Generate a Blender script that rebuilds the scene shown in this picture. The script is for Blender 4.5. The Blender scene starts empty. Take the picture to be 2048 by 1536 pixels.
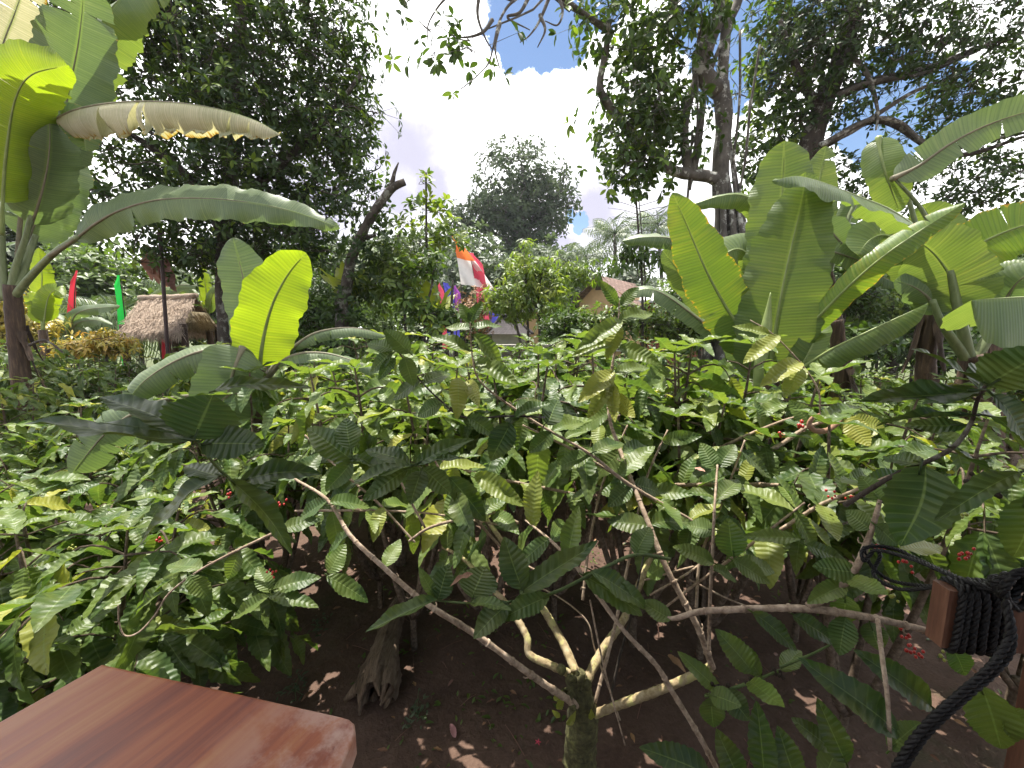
import bpy, math, random
import numpy as np
from mathutils import Vector, Quaternion, Matrix

# ------------------------------------------------------------------ camera, world, sun, exposure
sc = bpy.context.scene
COL = sc.collection
R = math.radians
F = 800.0                                  # focal length in photo pixels (2048 wide)
PITCH = R(7.7)
CAM = np.array([0.0, 0.0, 2.1])
cam_d = bpy.data.cameras.new('camera')
cam_d.sensor_width = 36.0
cam_d.lens = F / 2048 * 36
cam_d.clip_start = 0.02
cam_d.clip_end = 3000
cam = bpy.data.objects.new('camera', cam_d)
COL.objects.link(cam)
cam.location = CAM
cam.rotation_euler = (R(90) - PITCH, 0, 0)
sc.camera = cam
_c, _s = math.cos(PITCH), math.sin(PITCH)
FW = np.array([0, _c, -_s])

def ray(px, py):
    xc = (px - 1024) / F
    yc = (768 - py) / F
    return np.array([xc, _c + yc * _s, -_s + yc * _c])

def P(px, py, Y):                          # the point seen at a photo pixel, Y metres in front of the eye
    d = ray(px, py)
    return CAM + d * (Y / d[1])

def G(px, py, z=0.0):                      # where that line of sight meets a level plane
    d = ray(px, py)
    return CAM + d * ((z - CAM[2]) / d[2])

def mpp(p):                                # metres per photo pixel at a point
    return float((np.asarray(p) - CAM) @ FW) / F

sc.view_settings.view_transform = 'Standard'
sc.view_settings.look = 'None'
sc.view_settings.exposure = 1.58
sc.view_settings.gamma = 1
cy = sc.cycles
cy.max_bounces = 7
cy.diffuse_bounces = 4
cy.glossy_bounces = 2
cy.transmission_bounces = 4
cy.transparent_max_bounces = 4
cy.sample_clamp_indirect = 6
cy.caustics_reflective = False
cy.caustics_refractive = False
cy.use_denoising = True

SUN_EL, SUN_AZ = R(73), R(-22)             # azimuth from the viewing direction, positive to the right
sdir = Vector((math.cos(SUN_EL) * math.sin(SUN_AZ), math.cos(SUN_EL) * math.cos(SUN_AZ), math.sin(SUN_EL)))
sun_d = bpy.data.lights.new('sun', 'SUN')
sun_d.energy = 4.2
sun_d.angle = R(0.5)
sun_d.color = (1.0, 0.95, 0.86)
sun = bpy.data.objects.new('sun', sun_d)
COL.objects.link(sun)
sun.location = (0, 10, 40)
sun.rotation_euler = sdir.to_track_quat('Z', 'Y').to_euler()

# node helpers
def sock(nt, inp, v):
    if isinstance(v, bpy.types.NodeSocket):
        nt.links.new(v, inp)
    elif v is not None:
        if inp.type == 'RGBA' and hasattr(v, '__len__') and len(v) == 3:
            v = (*v, 1)
        inp.default_value = v

def MA(nt, op, a, b=None, c=None, clamp=False):
    n = nt.nodes.new('ShaderNodeMath'); n.operation = op; n.use_clamp = clamp
    for i, v in enumerate((a, b, c)):
        if v is not None: sock(nt, n.inputs[i], v)
    return n.outputs[0]

def SM(nt, v, lo, hi):                     # smooth step
    n = nt.nodes.new('ShaderNodeMapRange'); n.interpolation_type = 'SMOOTHSTEP'
    sock(nt, n.inputs[0], v); n.inputs[1].default_value = lo; n.inputs[2].default_value = hi
    return n.outputs[0]

def MIX(nt, f, a, b):
    n = nt.nodes.new('ShaderNodeMix'); n.data_type = 'RGBA'
    sock(nt, n.inputs[0], f); sock(nt, n.inputs[6], a); sock(nt, n.inputs[7], b)
    return n.outputs[2]

def NOISE(nt, vec, scale, detail=4, rough=0.55, out=0, dist=0):
    n = nt.nodes.new('ShaderNodeTexNoise')
    if vec is not None: nt.links.new(vec, n.inputs['Vector'])
    n.inputs['Scale'].default_value = scale; n.inputs['Detail'].default_value = detail
    n.inputs['Roughness'].default_value = rough; n.inputs['Distortion'].default_value = dist
    return n.outputs[out]

def RAMP(nt, f, stops):
    n = nt.nodes.new('ShaderNodeValToRGB')
    e = n.color_ramp.elements
    while len(e) < len(stops): e.new(0.5)
    for i, (p, c) in enumerate(stops):
        e[i].position = p; e[i].color = (*c, 1)
    sock(nt, n.inputs[0], f)
    return n.outputs[0]

def VSCALE(nt, vec, s):
    n = nt.nodes.new('ShaderNodeMapping')
    nt.links.new(vec, n.inputs[0]); n.inputs['Scale'].default_value = s
    return n.outputs[0]

w = bpy.data.worlds.new('World')
sc.world = w
w.use_nodes = True
nt = w.node_tree
nt.nodes.clear()
out = nt.nodes.new('ShaderNodeOutputWorld')
tc = nt.nodes.new('ShaderNodeTexCoord')
vec = tc.outputs['Generated']
sky = nt.nodes.new('ShaderNodeTexSky')
sky.sky_type = 'NISHITA'; sky.sun_disc = False
sky.sun_elevation = SUN_EL; sky.sun_rotation = SUN_AZ
sky.air_density = 1.0; sky.dust_density = 0.3; sky.ozone_density = 2.5
n1 = NOISE(nt, vec, 16.0, 9, 0.62)
n2 = NOISE(nt, vec, 2.2, 4, 0.5)
wob = MA(nt, 'MULTIPLY', MA(nt, 'SUBTRACT', n1, 0.5), 0.10)

def blobs(lst, soft=0.5):
    acc = None
    for px, py, rr in lst:
        d = ray(px, py); d = d / np.linalg.norm(d)
        dp = nt.nodes.new('ShaderNodeVectorMath'); dp.operation = 'DOT_PRODUCT'
        nt.links.new(vec, dp.inputs[0]); dp.inputs[1].default_value = d
        ang = MA(nt, 'ADD', MA(nt, 'ARCCOSINE', MA(nt, 'MINIMUM', dp.outputs['Value'], 0.9999)), wob)
        v = MA(nt, 'SUBTRACT', 1.0, SM(nt, ang, rr * (1 - soft), rr))
        acc = v if acc is None else MA(nt, 'MAXIMUM', acc, v)
    return acc
holes = blobs([(1060, 45, .085), (1090, -20, .12), (1120, 60, .06), (1180, 10, .06), (1480, 120, .09), (1500, 30, .12), (1600, -40, .10), (1790, 230, .085), (1770, 180, .06), (1890, 240, .05), (1150, 445, .03)], 0.12)
behind = nt.nodes.new('ShaderNodeSeparateXYZ'); nt.links.new(vec, behind.inputs[0])
back = MA(nt, 'MULTIPLY', SM(nt, behind.outputs[1], 0.25, -0.15), SM(nt, n2, 0.46, 0.54))
holes = MA(nt, 'MAXIMUM', holes, back)
grey = blobs([(815, 300, .25), (860, 370, .16), (790, 395, .16), (1190, 420, .19), (1120, 490, .14), (1340, 460, .2), (620, 420, .25)], 0.9)
ccol = MIX(nt, MA(nt, 'MULTIPLY', grey, 0.97), (1.0, 1.0, 1.0), (0.20, 0.195, 0.245))
b1 = nt.nodes.new('ShaderNodeBackground'); nt.links.new(sky.outputs[0], b1.inputs[0]); b1.inputs[1].default_value = 0.06
b2 = nt.nodes.new('ShaderNodeBackground'); nt.links.new(ccol, b2.inputs[0]); b2.inputs[1].default_value = 1.2
mx = nt.nodes.new('ShaderNodeMixShader')
nt.links.new(holes, mx.inputs[0]); nt.links.new(b2.outputs[0], mx.inputs[1]); nt.links.new(b1.outputs[0], mx.inputs[2])
nt.links.new(mx.outputs[0], out.inputs[0])

# ------------------------------------------------------------------ object and mesh helpers
def tag(o, label=None, cat=None, group=None, kind=None):
    for k, v in (('label', label), ('category', cat), ('group', group), ('kind', kind)):
        if v: o[k] = v
    return o

def thing(name, label, cat, loc=(0, 0, 0), group=None):
    o = bpy.data.objects.new(name, None)
    o.empty_display_size = 0.1
    o.location = [float(v) for v in loc]
    COL.objects.link(o)
    return tag(o, label, cat, group)

def children(o):
    return [c for c in o.children]

def copy_tree(o, parent=None):
    c = o.copy(); COL.objects.link(c)
    if parent is not None: c.parent = parent
    for ch in children(o): copy_tree(ch, c)
    return c

class MB:
    """Collects geometry in world coordinates; build() links it as one mesh object."""
    def __init__(s):
        s.v = []; s.f = []; s.uv = []; s.r = []; s.n = 0
    def add(s, v, f, uv=None, r=0.5):
        v = np.asarray(v, float).reshape(-1, 3)
        if isinstance(f, np.ndarray): f = [f]
        for a in f:
            s.f.append(np.asarray(a, int) + s.n)
        s.v.append(v)
        s.uv.append(np.zeros((len(v), 2)) if uv is None else np.asarray(uv, float))
        s.r.append(np.full(len(v), r, float) if np.isscalar(r) else np.asarray(r, float))
        s.n += len(v)
        return s
    def build(s, name, mats, parent=None, smooth=True):
        me = bpy.data.meshes.new(name)
        o = bpy.data.objects.new(name, me)
        COL.objects.link(o)
        if parent is not None: o.parent = parent
        if not isinstance(mats, (list, tuple)): mats = [mats]
        for m in mats: me.materials.append(m)
        if s.n == 0: return o
        off = np.zeros(3)
        q = parent
        while q is not None:
            off += np.array(q.location); q = q.parent
        v = np.concatenate(s.v) - off
        me.vertices.add(len(v)); me.vertices.foreach_set('co', v.ravel())
        idx = np.concatenate([a.ravel() for a in s.f])
        siz = np.concatenate([np.full(len(a), a.shape[1]) for a in s.f])
        st = np.concatenate([[0], np.cumsum(siz)[:-1]])
        me.loops.add(len(idx)); me.loops.foreach_set('vertex_index', idx.astype(np.int32))
        me.polygons.add(len(siz)); me.polygons.foreach_set('loop_start', st.astype(np.int32))
        me.polygons.foreach_set('use_smooth', np.full(len(siz), smooth))
        me.update(calc_edges=True)
        uv = np.concatenate(s.uv)
        ul = me.uv_layers.new(name='UVMap'); ul.data.foreach_set('uv', uv[idx].astype(np.float32).ravel())
        at = me.attributes.new('rnd', 'FLOAT', 'POINT'); at.data.foreach_set('value', np.concatenate(s.r).astype(np.float32))
        me.validate()
        return o

def nrm(a):
    a = np.asarray(a, float)
    return a / np.maximum(np.linalg.norm(a, axis=-1, keepdims=True), 1e-9)

def spline(pts, n):
    """Catmull-Rom through the control points, n samples."""
    p = np.asarray(pts, float)
    if len(p) == 2:
        t = np.linspace(0, 1, n)[:, None]
        return p[0] * (1 - t) + p[1] * t
    q = np.vstack([2 * p[0] - p[1], p, 2 * p[-1] - p[-2]])
    L = np.concatenate([[0], np.cumsum(np.linalg.norm(np.diff(p[:, :3], axis=0), axis=1))])
    t = np.interp(np.linspace(0, L[-1], n), L, np.arange(len(p)))
    i = np.minimum(t.astype(int), len(p) - 2); u = (t - i)[:, None]
    a, b, c, d = q[i], q[i + 1], q[i + 2], q[i + 3]
    return 0.5 * (2 * b + (c - a) * u + (2 * a - 5 * b + 4 * c - d) * u ** 2 + (3 * b - a - 3 * c + d) * u ** 3)

def frames(p):
    T = nrm(np.gradient(p, axis=0))
    ref = np.array([0, 0, 1.0]) if abs(T[0][2]) < 0.9 else np.array([1.0, 0, 0])
    N = np.zeros_like(T); n = nrm(ref - T[0] * (ref @ T[0]))
    for i in range(len(p)):
        n = nrm(n - T[i] * (n @ T[i])); N[i] = n
    return T, N, np.cross(T, N)

def tube(mb, pts, rad, sides=7, n=None, r=0.5, knob=0, rng=None, cap=True):
    p = np.asarray(pts, float)
    n = n or max(4, len(p) * 5)
    c = spline(p, n)
    rad = np.asarray(rad, float) if not np.isscalar(rad) else np.array([rad, rad])
    rr = np.interp(np.linspace(0, 1, n), np.linspace(0, 1, len(rad)), rad)
    if knob and rng is not None:
        rr = rr * (1 + knob * (rng.random(n) - 0.4))
    T, N, B = frames(c)
    a = np.linspace(0, 2 * math.pi, sides + 1)
    ring = N[:, None] * np.cos(a)[None, :, None] + B[:, None] * np.sin(a)[None, :, None]
    k = rr[:, None, None]
    if knob and rng is not None:
        m = 1 + 0.5 * knob * (rng.random((n, sides + 1)) - 0.5); m[:, -1] = m[:, 0]
        k = k * m[:, :, None]
    v = (c[:, None] + ring * k).reshape(-1, 3)
    L = np.concatenate([[0], np.cumsum(np.linalg.norm(np.diff(c, axis=0), axis=1))])
    uv = np.stack([np.repeat(L, sides + 1), np.tile(np.linspace(0, 1, sides + 1), n)], 1)
    i, j = np.meshgrid(np.arange(n - 1), np.arange(sides), indexing='ij')
    b = (i * (sides + 1) + j).ravel()
    f = np.stack([b, b + 1, b + sides + 2, b + sides + 1], 1)
    fs = [f]
    if cap:
        fs += [np.arange(sides)[None, ::-1], (np.arange(sides) + (n - 1) * (sides + 1))[None]]
    mb.add(v, fs, uv, r)
    return c

def box(mb, c, half, rz=0, r=0.5, tilt=None):
    s = np.array([[x, y, z] for z in (-1, 1) for y in (-1, 1) for x in (-1, 1)], float) * np.asarray(half)
    cs, sn = math.cos(rz), math.sin(rz)
    m = np.array([[cs, -sn, 0], [sn, cs, 0], [0, 0, 1]])
    if tilt is not None: m = m @ np.array(tilt)
    f = np.array([[0, 2, 3, 1], [4, 5, 7, 6], [0, 1, 5, 4], [2, 6, 7, 3], [0, 4, 6, 2], [1, 3, 7, 5]])
    v = (s @ m.T + np.asarray(c))[f].reshape(-1, 3)
    mb.add(v, np.arange(24).reshape(6, 4), np.tile([[0, 0], [1, 0], [1, 1], [0, 1]], (6, 1)), r)

def grid_faces(nu, nv):
    i, j = np.meshgrid(np.arange(nu), np.arange(nv), indexing='ij')
    b = (i * (nv + 1) + j).ravel()
    return np.stack([b, b + nv + 1, b + nv + 2, b + 1], 1)

def leaf_template(nl, nw, W, seed, peak=0.85, cup=0.12, droop=0.18, corr=0.0, nv=11, wave=0.03, tip=1.0):
    """A leaf one unit long: wavy margin, ridges between side veins, drooping tip."""
    g = np.random.default_rng(seed)
    u = np.linspace(0, 1, nl + 1)[:, None]; v = np.linspace(-1, 1, nw + 1)[None]
    wd = np.sin(math.pi * np.clip(u, 0, 1) ** peak) ** (0.75 * tip) * (1 - 0.12 * u)
    ph = g.random(4) * 6.28
    edge = 1 + wave * 1.6 * np.sin(u * nv * 6.28 + ph[0])
    y = v * wd * edge * W / 2
    a = np.abs(v)
    z = -droop * u ** 2 + cup * a ** 1.3 * wd * W
    z = z + corr * np.sin((u * nv - a * 0.9) * 6.28) * (a * (1.15 - a) * 2.6) * wd
    z = z + wave * a ** 2 * np.sin(u * 13 + ph[1] + (v > 0) * ph[2]) * wd
    z = z + 0.02 * np.sin(u * 5 + ph[3])
    side = 0.05 * np.sin(u * 3 + ph[2]) * g.standard_normal() * 0.6
    x = u - 0.10 * u * a * wd * 0
    V = np.stack([np.broadcast_to(x, y.shape), y + side, z], -1).reshape(-1, 3)
    UV = np.stack([np.broadcast_to(u, y.shape), np.broadcast_to((v + 1) / 2, y.shape)], -1).reshape(-1, 2)
    return V, grid_faces(nl, nw), UV

def place_leaves(mb, temps, o, d, up, s, rnd, g):
    """Many leaves: origin, direction, up hint, length and tint for each."""
    o = np.asarray(o, float).reshape(-1, 3); d = nrm(np.asarray(d).reshape(-1, 3)); up = np.asarray(up, float).reshape(-1, 3)
    M = len(o)
    if M == 0: return
    s = np.broadcast_to(np.asarray(s, float), (M,)); rnd = np.broadcast_to(np.asarray(rnd, float), (M,))
    Y = nrm(np.cross(up, d)); Z = np.cross(d, Y)
    which = g.integers(0, len(temps), M)
    for k, (V, Fc, UV) in enumerate(temps):
        m = np.where(which == k)[0]
        if not len(m): continue
        A = np.stack([d[m], Y[m], Z[m]], 1)            # rows are axes
        W = np.einsum('vk,mkc->mvc', V, A) * s[m][:, None, None] + o[m][:, None]
        nv = len(V)
        f = (Fc[None] + (np.arange(len(m)) * nv)[:, None, None]).reshape(-1, Fc.shape[1])
        mb.add(W.reshape(-1, 3), f, np.tile(UV, (len(m), 1)), np.repeat(rnd[m], nv))

# ------------------------------------------------------------------ materials
def new_mat(name):
    m = bpy.data.materials.new(name); m.use_nodes = True
    nt = m.node_tree; nt.nodes.clear()
    o = nt.nodes.new('ShaderNodeOutputMaterial')
    return m, nt, o

def bsdf(nt, col, rough=0.5, spec=0.5, normal=None):
    b = nt.nodes.new('ShaderNodeBsdfPrincipled')
    sock(nt, b.inputs['Base Color'], col); sock(nt, b.inputs['Roughness'], rough)
    b.inputs['Specular IOR Level'].default_value = spec
    if normal is not None: nt.links.new(normal, b.inputs['Normal'])
    return b

def bump(nt, h, strength=0.3, dist=0.02):
    b = nt.nodes.new('ShaderNodeBump'); b.inputs['Strength'].default_value = strength
    b.inputs['Distance'].default_value = dist
    nt.links.new(h, b.inputs['Height'])
    return b.outputs[0]

def attr(nt, name='rnd'):
    a = nt.nodes.new('ShaderNodeAttribute'); a.attribute_name = name
    return a.outputs['Fac']

def uvs(nt):
    u = nt.nodes.new('ShaderNodeUVMap'); u.uv_map = 'UVMap'
    s = nt.nodes.new('ShaderNodeSeparateXYZ'); nt.links.new(u.outputs[0], s.inputs[0])
    return s.outputs[0], s.outputs[1], u.outputs[0]

def objco(nt):
    t = nt.nodes.new('ShaderNodeTexCoord')
    return t.outputs['Object']

def leaf_mat(name, stops, trans=0.4, tint=(1.5, 1.6, 0.6), rough=0.38, veins=0, spec=0.5, vbump=0.25, under=0.5):
    m, nt, o = new_mat(name)
    rnd = attr(nt)
    u, v, uv = uvs(nt)
    col = RAMP(nt, rnd, stops)
    va = MA(nt, 'ABSOLUTE', MA(nt, 'SUBTRACT', MA(nt, 'MULTIPLY', v, 2), 1))
    normal = None
    co = objco(nt)
    blot = NOISE(nt, co, 9 if veins else 2.5, 3)
    col = MIX(nt, MA(nt, 'MULTIPLY', SM(nt, blot, 0.35, 0.7), 0.35), col, MIX(nt, 0.6, col, stops[-1][1]))
    if veins:
        ph = MA(nt, 'MULTIPLY', MA(nt, 'SUBTRACT', MA(nt, 'MULTIPLY', u, MA(nt, 'MULTIPLY', veins, MA(nt, 'ADD', .82, MA(nt, 'MULTIPLY', rnd, .45)))), MA(nt, 'MULTIPLY', va, 0.9)), 6.2832)
        sn = MA(nt, 'SINE', ph)
        lat = SM(nt, MA(nt, 'MULTIPLY', sn, -1), 0.78, 1.0)
        rib = MA(nt, 'SUBTRACT', 1.0, SM(nt, va, 0.018, 0.06))
        vm = MA(nt, 'MAXIMUM', MA(nt, 'MULTIPLY', lat, 0.28), rib)
        col = MIX(nt, MA(nt, 'MULTIPLY', vm, 0.42), col, (0.22, 0.30, 0.10))
        hgt = MA(nt, 'ADD', MA(nt, 'MULTIPLY', sn, 0.5), MA(nt, 'MULTIPLY', NOISE(nt, co, 120, 2), 0.5))
        normal = bump(nt, hgt, vbump, 0.006)
        spot = MA(nt, 'MULTIPLY', SM(nt, NOISE(nt, co, 40, 3), 0.70, 0.74), SM(nt, rnd, 0.5, 0.9))
        col = MIX(nt, spot, col, (0.16, 0.09, 0.03))
    geo = nt.nodes.new('ShaderNodeNewGeometry')
    pale = MIX(nt, 0.5, col, (0.12, 0.16, 0.07))
    col2 = MIX(nt, MA(nt, 'MULTIPLY', geo.outputs['Backfacing'], under), col, pale)
    b = bsdf(nt, col2, MA(nt, 'ADD', rough, MA(nt, 'MULTIPLY', geo.outputs['Backfacing'], 0.2)), spec, normal)
    t = nt.nodes.new('ShaderNodeBsdfTranslucent')
    mul = nt.nodes.new('ShaderNodeMix'); mul.data_type = 'RGBA'; mul.blend_type = 'MULTIPLY'; mul.inputs[0].default_value = 1
    nt.links.new(col, mul.inputs[6]); mul.inputs[7].default_value = (*tint, 1)
    nt.links.new(mul.outputs[2], t.inputs[0])
    if normal is not None: nt.links.new(normal, t.inputs['Normal'])
    ms = nt.nodes.new('ShaderNodeMixShader'); ms.inputs[0].default_value = trans
    nt.links.new(b.outputs[0], ms.inputs[1]); nt.links.new(t.outputs[0], ms.inputs[2])
    nt.links.new(ms.outputs[0], o.inputs[0])
    return m

M = {}
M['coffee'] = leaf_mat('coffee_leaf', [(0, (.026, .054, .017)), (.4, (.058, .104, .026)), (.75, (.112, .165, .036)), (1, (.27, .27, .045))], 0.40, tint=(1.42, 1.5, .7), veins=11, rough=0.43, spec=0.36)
M['tree_dark'] = leaf_mat('dark_tree_leaf', [(0, (.012, .028, .008)), (.5, (.026, .052, .012)), (.85, (.06, .11, .018)), (1, (.15, .21, .03))], 0.34, rough=0.5, spec=.3)
M['tree_mid'] = leaf_mat('green_tree_leaf', [(0, (.04, .075, .016)), (.5, (.08, .13, .024)), (1, (.17, .21, .035))], 0.4, rough=0.45)
M['tree_yellow'] = leaf_mat('yellow_green_leaf', [(0, (.06, .11, .02)), (.5, (.13, .19, .03)), (1, (.26, .28, .05))], 0.4, rough=0.45)
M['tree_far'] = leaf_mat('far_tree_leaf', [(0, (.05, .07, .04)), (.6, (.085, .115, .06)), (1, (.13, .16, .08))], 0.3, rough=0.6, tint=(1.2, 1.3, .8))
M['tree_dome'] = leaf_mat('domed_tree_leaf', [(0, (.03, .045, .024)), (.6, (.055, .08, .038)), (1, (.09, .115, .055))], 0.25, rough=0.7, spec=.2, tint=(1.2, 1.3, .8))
M['croton'] = leaf_mat('croton_leaf', [(0, (.14, .19, .03)), (.5, (.42, .36, .05)), (1, (.48, .28, .08))], 0.35, rough=0.4, tint=(1.3, 1.1, .6))
M['palm'] = leaf_mat('palm_leaf', [(0, (.035, .07, .02)), (1, (.11, .15, .05))], 0.3, rough=0.4)
M['dead_leaf'] = leaf_mat('dead_leaf', [(0, (.10, .045, .03)), (.5, (.20, .10, .05)), (.8, (.34, .20, .08)), (1, (.36, .17, .17))], 0.15, rough=0.7, tint=(1, .9, .7))
M['grass'] = leaf_mat('grass_blade', [(0, (.05, .10, .015)), (1, (.13, .2, .03))], 0.4, rough=0.5)

def banana_mat(name, stops, trans, tint, brown=0.0, rough=0.36, under=0.5):
    m, nt, o = new_mat(name)
    u, v, uv = uvs(nt)                     # u metres along the blade, v -1..1 across
    va = MA(nt, 'ABSOLUTE', v)
    rnd = attr(nt)
    co = objco(nt)
    n1 = NOISE(nt, co, 3.0, 4)
    uu = MA(nt, 'ADD', u, MA(nt, 'MULTIPLY', va, -0.035))
    streak = nt.nodes.new('ShaderNodeTexNoise'); streak.noise_dimensions = '1D'
    nt.links.new(uu, streak.inputs['W']); streak.inputs['Scale'].default_value = 36; streak.inputs['Detail'].default_value = 4
    col = RAMP(nt, MA(nt, 'ADD', MA(nt, 'MULTIPLY', n1, 0.6), MA(nt, 'MULTIPLY', streak.outputs[0], 0.4)), [(.28 + .44 * p, c) for p, c in stops])
    rib = MA(nt, 'SINE', MA(nt, 'ADD', MA(nt, 'MULTIPLY', uu, 6.2832 * 42), MA(nt, 'MULTIPLY', n1, 2)))
    fine = MA(nt, 'SINE', MA(nt, 'MULTIPLY', uu, 6.2832 * 190))
    col = MIX(nt, MA(nt, 'MULTIPLY', SM(nt, rib, 0.3, 1.0), 0.28), col, (stops[0][1][0] * .45, stops[0][1][1] * .5, stops[0][1][2] * .6))
    col = MIX(nt, MA(nt, 'MULTIPLY', MA(nt, 'SUBTRACT', 1.0, SM(nt, va, 0.02, 0.10)), 0.6), col, (.20, .27, .07))
    # torn and scorched margins
    e = MA(nt, 'ADD', MA(nt, 'MULTIPLY', MA(nt, 'POWER', va, 4.0), 0.42), MA(nt, 'MULTIPLY', streak.outputs[0], 0.55))
    e = MA(nt, 'ADD', e, MA(nt, 'MULTIPLY', MA(nt, 'SUBTRACT', NOISE(nt, co, 5, 3), 0.5), 0.5))
    thr = 0.93 - 0.34 * brown
    col = MIX(nt, SM(nt, e, thr - 0.10, thr), col, (.36, .26, .04))
    col = MIX(nt, SM(nt, e, thr, thr + 0.07), col, (.20, .10, .035))
    hgt = MA(nt, 'ADD', MA(nt, 'MULTIPLY', rib, 0.6), MA(nt, 'MULTIPLY', fine, 0.25))
    normal = bump(nt, hgt, 0.30, 0.006)
    geo = nt.nodes.new('ShaderNodeNewGeometry')
    col2 = MIX(nt, MA(nt, 'MULTIPLY', geo.outputs['Backfacing'], under), col, MIX(nt, .55, col, (.17, .21, .11)))
    b = bsdf(nt, col2, rough, 0.5, normal)
    t = nt.nodes.new('ShaderNodeBsdfTranslucent')
    mul = nt.nodes.new('ShaderNodeMix'); mul.data_type = 'RGBA'; mul.blend_type = 'MULTIPLY'; mul.inputs[0].default_value = 1
    nt.links.new(col, mul.inputs[6]); mul.inputs[7].default_value = (*tint, 1)
    nt.links.new(mul.outputs[2], t.inputs[0]); nt.links.new(normal, t.inputs['Normal'])
    ms = nt.nodes.new('ShaderNodeMixShader'); ms.inputs[0].default_value = trans
    nt.links.new(b.outputs[0], ms.inputs[1]); nt.links.new(t.outputs[0], ms.inputs[2])
    nt.links.new(ms.outputs[0], o.inputs[0])
    return m
M['banana'] = banana_mat('banana_leaf', [(0, (.08, .135, .035)), (.6, (.125, .18, .048)), (1, (.175, .22, .06))], 0.45, (1.45, 1.38, .65), 0.12)
M['banana_dull'] = banana_mat('banana_leaf_dull', [(0, (.085, .125, .06)), (.6, (.13, .175, .08)), (1, (.18, .22, .105))], 0.35, (1.2, 1.35, .6), 0.15, 0.42)
M['banana_young'] = banana_mat('banana_leaf_young', [(0, (.14, .22, .025)), (.6, (.19, .27, .03)), (1, (.24, .30, .035))], 0.55, (1.5, 1.4, .4), 0.05)
M['banana_old'] = banana_mat('banana_leaf_old', [(0, (.32, .33, .21)), (.5, (.46, .45, .32)), (1, (.56, .53, .42))], 0.4, (1.1, 1.05, .7), 0.75, 0.6)
M['banana_scorched'] = banana_mat('banana_leaf_scorched', [(0, (.08, .15, .03)), (.6, (.12, .19, .035)), (1, (.2, .24, .04))], 0.45, (1.5, 1.4, .5), 0.55)

def bark_mat(name, stops, scale=(1, 1, 1), nscale=30, bstr=0.6, rough=0.85, lichen=None, dist=0.01):
    m, nt, o = new_mat(name)
    co = objco(nt)
    sv = VSCALE(nt, co, scale)
    n = NOISE(nt, sv, nscale, 6, 0.65)
    n2 = NOISE(nt, co, nscale * 0.25, 4)
    col = RAMP(nt, MA(nt, 'ADD', MA(nt, 'MULTIPLY', n, .65), MA(nt, 'MULTIPLY', n2, .35)), stops)
    if lichen:
        col = MIX(nt, SM(nt, NOISE(nt, co, nscale * 0.45, 5, 0.7), 0.53, 0.62), col, lichen)
    b = bsdf(nt, col, rough, 0.25, bump(nt, n, bstr, dist))
    nt.links.new(b.outputs[0], o.inputs[0])
    return m
M['bark_dark'] = bark_mat('dark_bark', [(.3, (.02, .016, .012)), (.55, (.06, .048, .038)), (.75, (.13, .11, .09))], (1, 1, .35), 14, 0.8, lichen=(.17, .165, .14), dist=.03)
M['bark_grey'] = bark_mat('grey_bark', [(.3, (.035, .03, .026)), (.6, (.10, .09, .075)), (.8, (.2, .19, .165))], (1, 1, .6), 8, 0.8, lichen=(.33, .33, .29), dist=.03)
M['twig'] = bark_mat('coffee_bark', [(.3, (.08, .055, .04)), (.45, (.24, .175, .12)), (.66, (.46, .36, .265))], (1, 1, 1), 55, 0.5, dist=.004)
M['stem_brown'] = bark_mat('brown_coffee_bark', [(.3, (.035, .024, .016)), (.5, (.11, .08, .055)), (.72, (.26, .2, .15))], (1, 1, 1), 45, 0.5, dist=.004)
M['twig_pale'] = bark_mat('pale_coffee_bark', [(.3, (.09, .065, .03)), (.5, (.26, .20, .11)), (.75, (.42, .36, .24))], (1, 1, 1), 45, 0.5, lichen=(.34, .31, .13), dist=.004)
M['twig_green'] = bark_mat('green_shoot', [(.3, (.04, .06, .02)), (.7, (.10, .14, .04))], (1, 1, 1), 60, 0.2, 0.6)
M['moss'] = bark_mat('mossy_bark', [(.3, (.025, .022, .012)), (.5, (.075, .07, .03)), (.75, (.17, .17, .06))], (1, 1, 1), 60, 0.9, dist=.01)
M['dry_wood'] = bark_mat('dry_weathered_wood', [(.3, (.04, .027, .018)), (.5, (.15, .105, .07)), (.7, (.27, .20, .14))], (5, 1, 1), 14, 0.9, dist=.02)
M['pseudostem'] = bark_mat('banana_stem', [(.3, (.018, .012, .009)), (.5, (.06, .038, .025)), (.68, (.15, .10, .06)), (.8, (.24, .19, .11))], (4, 4, .5), 9, 0.7, 0.7, dist=.02)
M['petiole'] = bark_mat('banana_petiole', [(.3, (.08, .10, .045)), (.6, (.17, .20, .095)), (.8, (.26, .28, .15))], (3, 3, .6), 9, 0.15, 0.45)
M['midrib'] = bark_mat('banana_midrib', [(.3, (.14, .18, .06)), (.7, (.25, .30, .11))], (1, 1, 1), 12, 0.1, 0.45)
M['midrib_old'] = bark_mat('banana_midrib_old', [(.3, (.10, .10, .06)), (.7, (.22, .19, .13))], (1, 1, 1), 12, 0.1, 0.6)
M['thatch'] = bark_mat('thatch', [(.34, (.12, .085, .06)), (.5, (.38, .29, .22)), (.66, (.60, .49, .39))], (6, 6, 1.2), 7, 1.0, 0.9, dist=.05)
M['thatch_pale'] = bark_mat('pale_thatch', [(.3, (.14, .10, .05)), (.5, (.38, .30, .18)), (.72, (.58, .48, .32))], (7, 7, 1), 7, 1.0, 0.9, dist=.05)

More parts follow.
